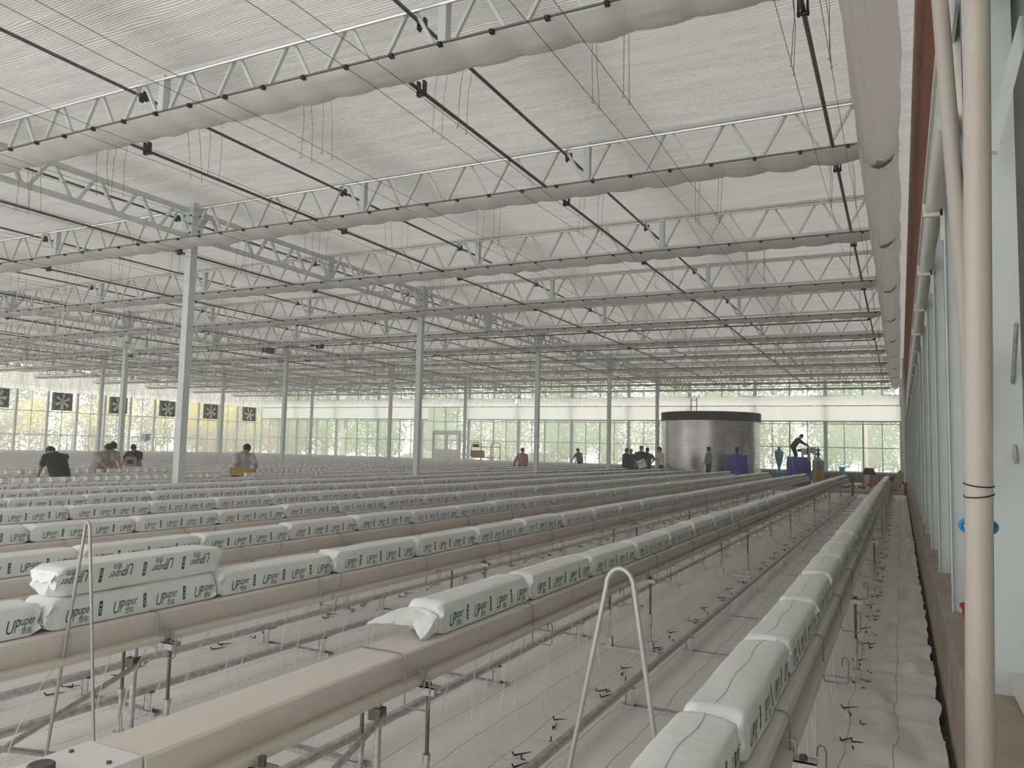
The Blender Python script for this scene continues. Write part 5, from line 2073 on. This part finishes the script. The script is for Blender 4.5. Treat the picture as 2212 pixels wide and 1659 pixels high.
def people():
    R_ = math.radians
    # left group, working at the gutters
    X = aisle(9)
    person((X, X / -1.500, 0), facing(-0.88, -0.02), 'dark-haired person in a loose black tee reaching down to the gutter, leftmost worker', 'navy', 'trousers', 1.62, 0.46, 0.85, (-0.12, 0.52, 0.86), (0.16, 0.50, 0.88), build=1.15)
    X = aisle(10)
    person((X, X / -1.376, 0), facing(0.95, 0.05), 'person in a beige polo shirt leaning over the gutter beside a capped worker', 'beige', 'trousers', 1.62, 0.36, 0.6, (-0.12, 0.52, 0.90), (0.10, 0.56, 0.92), build=1.05, pole_l=(-0.9, 0.0, -0.4), pole_r=(0.9, 0.0, -0.4))
    X = aisle(11)
    person((X, X / -1.355, 0), facing(0.95, -0.1), 'person in a striped tee and dark cap half hidden behind the beige polo shirt', 'striped', 'trousers', 1.62, 0.30, 0.45, (-0.10, 0.50, 0.95), (0.20, 0.50, 0.95), hat=True)
    X = aisle(12)
    person((X, X / -1.280, 0), facing(0.6, -0.7), 'person with tied-back hair in a black tee holding a pale printed bag', 'blacktee', 'trousers', 1.60, 0.42, 0.5, (-0.20, 0.44, 0.92), (0.30, 0.46, 0.92), female=True, pole_l=(-0.9, -0.3, -0.4), pole_r=(0.9, -0.3, -0.4))
    th = facing(0.6, -0.7)
    bx = X - math.sin(th) * 0.40
    by = X / -1.280 + math.cos(th) * 0.40
    t = thing('carry_bag', (bx, by, 0.86), 'pale grey bag with a dark print held before the black tee', 'bag', rz=th)
    MB().prism([(-0.15, 0), (0.15, 0), (0.17, 0.12), (0.14, 0.32), (-0.13, 0.30), (-0.16, 0.12)], -0.05, 0.05).build('bag_body', 'lightgrey', t)
    MB().cbox((0.02, 0.055, 0.17), (0.16, 0.006, 0.12)).build('dark_print', 'black', t)
    MB().tube([(-0.07, 0, 0.29), (-0.04, 0, 0.36), (0.03, 0, 0.37), (0.07, 0, 0.30)], 0.01, 6).build('handle', 'lightgrey', t)
    X = aisle(8)
    Y = X / -1.012
    person((X, Y, 0), facing(0.95, -0.35), 'person in a pale buttoned polo shirt looking down over a yellow crate', 'lilac', 'trousers', 1.70, 0.38, 0.6, (-0.12, 0.44, 1.0), (0.12, 0.44, 1.0), pole_l=(-0.9, -0.2, -0.5), pole_r=(0.9, -0.2, -0.5))
    p = px(522, 1012, X=X + 0.42)
    t = thing('yellow_crate', (p.x, p.y, ZG + BAGH + 0.012), 'yellow-brown plastic crate on the gutter before the pale polo shirt', 'crate', rz=facing(0.7, -0.7))
    MB().box((-0.24, -0.13, 0), (0.24, 0.13, 0.01)).box((-0.24, -0.13, 0), (0.24, -0.12, 0.16)).box((-0.24, 0.12, 0), (0.24, 0.13, 0.16)).box((-0.24, -0.13, 0), (-0.23, 0.13, 0.16)).box((0.23, -0.13, 0), (0.24, 0.13, 0.16)).build('crate_body', 'crate', t)
    for z in (0.055, 0.11, 0.155):
        MB().box((-0.25, -0.14, z), (0.25, 0.14, z + 0.012)).build('rib', 'crate', t) if z < 0.15 else MB().box((-0.25, -0.14, z), (0.25, -0.12, z + 0.012)).box((-0.25, 0.12, z), (0.25, 0.14, z + 0.012)).box((-0.25, -0.14, z), (-0.23, 0.14, z + 0.012)).box((0.23, -0.14, z), (0.25, 0.14, z + 0.012)).build('rim', 'crate', t)
    # two farther workers
    X = aisle(9)
    person((X, X / -0.478, 0), facing(-0.6, 1), 'dark-haired person in a pink shirt, back turned, bending over a row', 'pink', 'trousers', 1.70, 0.16, 0.35, (-0.36, 0.25, 0.95), (0.2, 0.35, 0.95), sleeve='long', female=True)
    X = aisle(10)
    person((X, X / -0.392, 0), facing(-1, 0.4), 'person in a blue-grey tee reaching left at the far end of the rows', 'bluegrey', 'trousers', 1.78, 0.22, 0.35, (-0.18, 0.5, 1.0), (0.2, 0.45, 0.98))
    # group by the steel tank
    def at(xp, Y):
        q = px(xp, 1000, Y=Y)
        return (q.x, Y, 0.0)
    person(at(1351, 36.9), facing(0.9, -0.15), 'person in a black long-sleeved top, leftmost of the standing group', 'charcoal', 'trousers', 1.80, 0.06, 0.28, (-0.16, 0.34, 0.98), (0.14, 0.36, 0.98), sleeve='long')
    person(at(1363, 37.5), facing(0.3, -0.9), 'balding person in a grey tee behind the black-topped person', 'midgrey', 'trousers', 1.78, 0.05, 0.35, bald=True)
    person(at(1385, 36.8), facing(0.35, -0.9), 'tall person in a dark green polo shirt standing behind a tilted white box', 'darkgreen', 'trousers', 1.92, 0.05, 0.15, None, None, build=1.08)
    person(at(1398, 37.6), facing(0.1, 0.9), 'person in a grey tee with one hand on the hip beside the green polo shirt', 'midgrey', 'trousers', 1.84, 0.04, 0.12, None, (0.20, -0.02, 1.02), pole_r=(1.0, -0.3, 0.0))
    person(at(1428, 36.8), facing(-0.95, -0.3), 'person in a white tee and black trousers with folded arms', 'whitetee', 'trousers', 1.90, 0.03, 0.45, (0.08, 0.26, 1.22), (-0.06, 0.30, 1.16), pole_l=(-0.8, 0.2, -0.9), pole_r=(0.9, 0.3, -0.9))
    person(at(1531, 38.9)[:2] + (SL,), facing(-0.95, 0.1), 'person in a light grey tee and black shorts walking past the steel tank', 'lightgrey', 'trousers', 1.80, 0.02, 0.08, (-0.2, 0.2, 0.86), (0.18, 0.30, 0.90), shorts=True)
    p = px(1722, 985, Y=42.1)
    person((p.x - 0.1, 42.25, 1.20), facing(0.95, -0.1), 'person in a dark grey top bending forward above the blue tank', 'charcoal', 'trousers', 1.66, 0.66, 0.05, (-0.10, 0.95, 0.74), (0.10, 0.92, 0.78), build=1.2, sleeve='long')
    q = px(1748, 973, Y=41.9)
    t = thing('pipe_tool', (q.x - 0.15, 41.75, q.z - 0.02), 'black hose fitting lying on the cream dosing machine', 'fitting')
    MB().tube([(-0.4, 0, 0), (-0.2, 0, 0.03), (0.1, 0, 0.05), (0.3, 0, 0.0), (0.4, 0, -0.05)], [0.06, 0.09, 0.08, 0.05, 0.06], 10).build('fitting_body', 'black', t, smooth=True)
    # objects near the group
    q = px(1386, 1003, Y=35.9)
    t = thing('white_control_box', (q.x, 35.9, ZG + 0.12), 'white control box tilted on a stand before the green polo shirt', 'control box')
    rot = Matrix.Rotation(-0.35, 3, 'Y')
    MB().cbox((0, 0, 0.20), (0.36, 0.2, 0.38), rot).build('case', 'whiteboard', t)
    for dx, dz in ((-0.05, 0.22), (0.06, 0.25), (0.1, 0.33)):
        MB().cbox((dx, -0.11, dz), (0.05, 0.02, 0.05), rot).build('socket', 'black', t)
    MB().box((-0.16, -0.12, -0.13), (0.16, 0.12, -0.02)).build('stand_block', 'black', t)
    MB().bar((0.1, 0, -0.05), (0.16, 0, 0.05), 0.04).build('stand_leg', 'galv', t)
    q = px(1364, 1008, Y=36.2)
    t = thing('blue_crate', (q.x, 36.2, 0.62), 'bright blue plastic crate between the two leftmost standing people', 'crate')
    MB().box((-0.24, -0.15, 0), (0.24, 0.15, 0.01)).box((-0.24, -0.15, 0), (0.24, -0.14, 0.22)).box((-0.24, 0.14, 0), (0.24, 0.15, 0.22)).box((-0.24, -0.15, 0), (-0.23, 0.15, 0.22)).box((0.23, -0.15, 0), (0.24, 0.15, 0.22)).build('crate_body', 'bluelight', t)
    t = thing('crate_table', (q.x, 36.2, 0), 'low dark table under the bright blue crate', 'table')
    MB().box((-0.5, -0.25, 0.58), (0.9, 0.25, 0.62)).build('table_top', 'black', t)
    for x in (-0.45, 0.85):
        for y in (-0.2, 0.2):
            MB().box((x - .02, y - .02, 0), (x + .02, y + .02, 0.58)).build('leg', 'darkgalv', t)
    for i, (xa, ya, xb, yb) in enumerate(((1442, 1001, 1462, 1026), (1449, 1005, 1457, 1015))):
        a, b = px(xa, ya, Y=37.0 + i * 0.2), px(xb, yb, Y=37.0 + i * 0.2)
        d = (b - a).normalized()
        e = a + d * ((a.z - 0.02) / -d.z) if i == 0 else b
        if i == 0:
            tag(MB().tube([a, e], 0.02, 8).build('black_pole', 'black'), 'black pole leaning beside the white tee', 'pole')


mat('bluelight', (0.03, 0.13, 0.42), 0.5)
people()

# ---------------------------------------------------------------- outdoors


def leaf_cloud(mb, centre, rad, n, size, rnd, mi=0):
    for _ in range(n):
        while True:
            p = Vector((rnd.uniform(-1, 1), rnd.uniform(-1, 1), rnd.uniform(-1, 1)))
            if 0.15 < p.length < 1:
                break
        c = Vector(centre) + Vector((p.x * rad[0], p.y * rad[1], p.z * rad[2]))
        a = Vector((rnd.gauss(0, 1), rnd.gauss(0, 1), rnd.gauss(0, 1))).normalized()
        b = a.orthogonal().normalized()
        s_ = size * rnd.uniform(0.6, 1.3)
        mb.add([c - a * s_, c - b * s_ * 0.5, c + a * s_, c + b * s_ * 0.5], [(0, 1, 2, 3)], mi)


def trees():
    rnd = random.Random(21)

    def sapling(seed, h, leafm, nl=900, spread=1.2, low=0.28, lsize=0.085):
        r = random.Random(seed)
        tr = MB()
        tr.tube([(0, 0, 0), (r.uniform(-.1, .1), r.uniform(-.1, .1), h * 0.5), (r.uniform(-.2, .2), r.uniform(-.2, .2), h * 0.95)], [0.05 + h * 0.006, 0.04, 0.015], 7)
        for q in range(7):
            z = h * (0.35 + 0.08 * q)
            a = r.uniform(0, 2 * PI)
            l = spread * r.uniform(0.6, 1.0)
            tr.tube([(0, 0, z), (math.cos(a) * l * 0.6, math.sin(a) * l * 0.6, z + l * 0.7), (math.cos(a) * l, math.sin(a) * l, z + l * 1.2)], [0.02, 0.013, 0.005], 5)
        lv = MB()
        for q in range(8):
            z = h * (low + (1 - low) * (q + 0.5) / 8)
            k_ = math.sin(PI * min(1, (q + 1.2) / 9)) ** 0.6
            leaf_cloud(lv, (r.uniform(-.4, .4) * spread, r.uniform(-.4, .4) * spread, z), (spread * k_, spread * k_, h * 0.12), nl // 8, lsize, r)
        return tr.mesh('trunk', 'bark', True), lv.mesh('foliage', leafm)
    protos = [sapling(s, 5.6, 'leaf', 1500, 1.45, 0.20, 0.10) for s in (1, 2, 3)] + [sapling(4, 4.0, 'leaf', 1300, 1.25, 0.12, 0.09)]
    big = [sapling(s, 10.5, 'leafdark', 2600, 3.0, 0.10, 0.2) for s in (11, 12)]
    yel = [sapling(s, 3.6, 'leafyellow', 700, 0.75, 0.55, 0.07) for s in (31, 32)]
    brn = [sapling(s, 2.9, 'leafbrown', 900, 1.0, 0.05, 0.07) for s in (41, 42)]
    gn2 = [sapling(s, 3.0, 'leaf', 900, 0.9, 0.05, 0.07) for s in (51,)]
    cnt = {}

    def plant(pr, x, y, sc, nm, lb, cat, grp):
        cnt[grp] = cnt.get(grp, 0) + 1
        t = thing(nm, (x, y, -0.06), lb % nth(cnt[grp]), cat, grp, rnd.uniform(0, 6))
        t.scale = (sc, sc, sc)
        for me, n2 in zip(pr, ('trunk', 'foliage')):
            o = bpy.data.objects.new(n2, me)
            C.objects.link(o)
            o.parent = t
    for j in range(30):
        x = -66 + j * 2.55 + rnd.uniform(-.5, .5)
        plant(protos[j % 4], x, 57.5 + rnd.uniform(-1.2, 1.2), rnd.uniform(0.85, 1.1), 'young_tree', 'light green young tree beyond the far glass, %s from the left', 'tree', 'young trees in the front row beyond the far wall')
    for j in range(30):
        x = -72 + j * 2.8 + rnd.uniform(-.8, .8)
        plant(protos[(j * 3 + 1) % 4], x, 63 + rnd.uniform(-1.5, 1.5), rnd.uniform(1.1, 1.5), 'young_tree', 'green tree in the second row beyond the far glass, %s from the left', 'tree', 'trees in the second row beyond the far wall')
    for j in range(22):
        x = -84 + j * 4.6 + rnd.uniform(-1, 1)
        plant(big[j % 2], x, 74 + rnd.uniform(-3, 3), rnd.uniform(0.9, 1.25), 'tall_tree', 'tall dark green tree at the back of the wood, %s from the left', 'tree', 'tall trees behind the young trees')
    for j in range(17):
        y = 22 + j * 2.1 + rnd.uniform(-.5, .5)
        plant(yel[j % 2], -53.5 + rnd.uniform(-.8, .8), y, rnd.uniform(1.1, 1.4), 'yellow_shrub', 'yellow-flowering shrub outside the left glass wall, %s from the camera side', 'shrub', 'yellow shrubs outside the left wall')
    for j in range(26):
        y = 18 + j * 1.5 + rnd.uniform(-.3, .3)
        plant((brn + gn2)[j % 3 if j % 4 else 0], -51.6 + rnd.uniform(-.6, .6), y, rnd.uniform(0.8, 1.15), 'dry_shrub', 'pinkish-brown dry shrub outside the left glass wall, %s from the camera side', 'shrub', 'dry shrubs outside the left wall')
    for j in range(10):
        plant(big[j % 2], -66 + rnd.uniform(-3, 3), 22 + j * 5.4, rnd.uniform(0.8, 1.0), 'tall_tree', 'dark tall tree behind the shrubs outside the left wall, %s from the camera side', 'tree', 'tall trees outside the left wall')
    # stakes and dry grass
    mb = MB()
    for _ in range(220):
        x, y = rnd.uniform(-50, 6), rnd.uniform(53, 60)
        h = rnd.uniform(0.9, 1.6)
        mb.tube([(x, y, 0), (x + rnd.uniform(-.1, .1), y, h)], 0.02, 4, False)
    tag(mb.build('dry_stems', 'bark'), 'pale dry stems standing among the trees beyond the far wall', 'stems', None, 'stuff')
    mb = MB()
    for _ in range(5200):
        if rnd.random() < 0.72:
            x, y = rnd.uniform(-62, 8), rnd.uniform(51, 56.5)
        else:
            x, y = rnd.uniform(-56, -49.3), rnd.uniform(15, 52)
        h = rnd.uniform(0.35, 0.95)
        a = rnd.uniform(0, PI)
        w_ = 0.05
        c, s_ = math.cos(a) * w_, math.sin(a) * w_
        lx, ly = rnd.uniform(-.15, .15), rnd.uniform(-.15, .15)
        mb.add([(x - c, y - s_, -.06), (x + c, y + s_, -.06), (x + lx, y + ly, h)], [(0, 1, 2)])
    tag(mb.build('dry_grass', 'grassblade'), 'dry straw-coloured grass outside the glass walls', 'grass', None, 'stuff')
    # poles, soil, cars
    for x, Y, lb, r in ((1867, 53.5, 'thick pale concrete pole outside right of the blue tank', 0.17), (739, 54, 'pale pole with a purple sign outside the far wall', 0.13)):
        p = px(x, 960, Y=Y)
        t = thing('concrete_pole', (p.x, Y, -0.06), lb, 'pole', 'poles outside the far wall')
        MB().tube([(0, 0, 0), (0, 0, 4.3 if r > .15 else 7.5)], [r * 1.35, r * 0.85], 16).build('pole_shaft', 'polewhite', t, smooth=True)
        if r < 0.15:
            MB().box((0.12, -0.05, 3.1), (0.5, 0.0, 3.9)).build('sign', 'purple', t)
            MB().bar((0.0, 0, 1.5), (-3.5, 0.5, 0.0), 0.03).build('guy_wire', 'polewhite', t)
    mb = MB()
    n = 24
    for j in range(9):
        for i in range(n):
            a = 2 * PI * i / n
            r = 1 - j / 8
            hz = (1 - r ** 1.6) * 0.95
            x, y = math.cos(a) * 3.6 * r, math.sin(a) * 1.6 * r
            mb.v.append((x, y, max(0, hz * (1 + 0.5 * noise.noise(Vector((x * 0.9, y, 0))))) + 0.12 * noise.noise(Vector((x * 3, y * 3, 0))) * (j > 0)))
    for j in range(8):
        for i in range(n):
            i2 = (i + 1) % n
            mb.f.append((j * n + i, j * n + i2, (j + 1) * n + i2, (j + 1) * n + i))
            mb.mi.append(0)
    o = mb.build('soil_mound', 'soilpile', smooth=True)
    o.location = (px(868, 980, Y=54.5).x, 54.5, -0.06)
    tag(o, 'reddish-brown soil mound outside the far wall left of the door', 'soil mound')

    def car(xp, Y, rz, lb, m, hh=1.45):
        t = thing('car', (px(xp, 985, Y=Y).x, Y, -0.06), lb, 'car', 'cars parked outside', rz)
        side = [(-2.15, 0.35), (2.2, 0.35), (2.25, 0.62), (2.15, 0.82), (1.2, 0.95), (0.55, hh), (-0.9, hh + 0.02), (-1.75, 1.0), (-2.2, 0.92), (-2.25, 0.6)]
        mb = MB().prism(side, -0.85, 0.85, 6, lambda x, y, z: (x, y * (1 - 0.16 * max(0, (z - 0.95) / 0.5)), z))
        mb.build('car_body', m, t, smooth=True)
        gl = MB()
        for sy in (-1, 1):
            gl.add([(1.02, sy * 0.835, 1.0), (0.5, sy * 0.74, hh - 0.06), (-0.82, sy * 0.735, hh - 0.05), (-1.5, sy * 0.83, 1.0)], [(0, 1, 2, 3)])
        gl.add([(1.13, -0.72, 0.99), (1.13, 0.72, 0.99), (0.60, 0.62, hh - 0.03), (0.60, -0.62, hh - 0.03)], [(0, 1, 2, 3)])
        gl.add([(-1.70, -0.72, 1.04), (-1.70, 0.72, 1.04), (-0.96, 0.62, hh - 0.02), (-0.96, -0.62, hh - 0.02)], [(0, 3, 2, 1)])
        gl.build('windows', 'carglass', t)
        for x in (-1.35, 1.4):
            for y in (-0.8, 0.8):
                MB().tube([(x, y - 0.1, 0.32), (x, y + 0.1, 0.32)], 0.32, 20).build('wheel', 'black', t, smooth=True)
    car(1170, 58.5, 0.5, 'silver sedan parked outside behind the pink-shirted worker', 'carpaint')
    car(925, 54.8, 0.15, 'white car outside partly behind the glazed door', 'whiteboard', 1.3)
    car(1000, 56.4, 2.2, 'white car outside right of the glazed door', 'whiteboard')


mat('grassblade', (0.72, 0.62, 0.40), 0.9, noise_amt=0.3, scale=1, trans=0.4)
trees()


def haze():
    m = bpy.data.materials.new('haze')
    m.use_nodes = True
    N, Lk = m.node_tree.nodes, m.node_tree.links
    N.remove(N['Principled BSDF'])
    v = N.new('ShaderNodeVolumeScatter')
    v.inputs['Color'].default_value = (0.97, 1.0, 0.99, 1)
    v.inputs['Density'].default_value = 0.0036
    v.inputs['Anisotropy'].default_value = 0.4
    Lk.new(v.outputs[0], N['Material Output'].inputs['Volume'])
    M['haze'] = m
    o = MB().box((XL - 45, -5, -0.3), (9, 100, ZCEIL + 0.6)).build('haze', 'haze')
    tag(o, kind='stuff')
    o['label'] = 'thin bright haze filling the greenhouse air'
    o['category'] = 'haze'


haze()
S.cycles.volume_bounces = 1
bpy.context.view_layer.update()
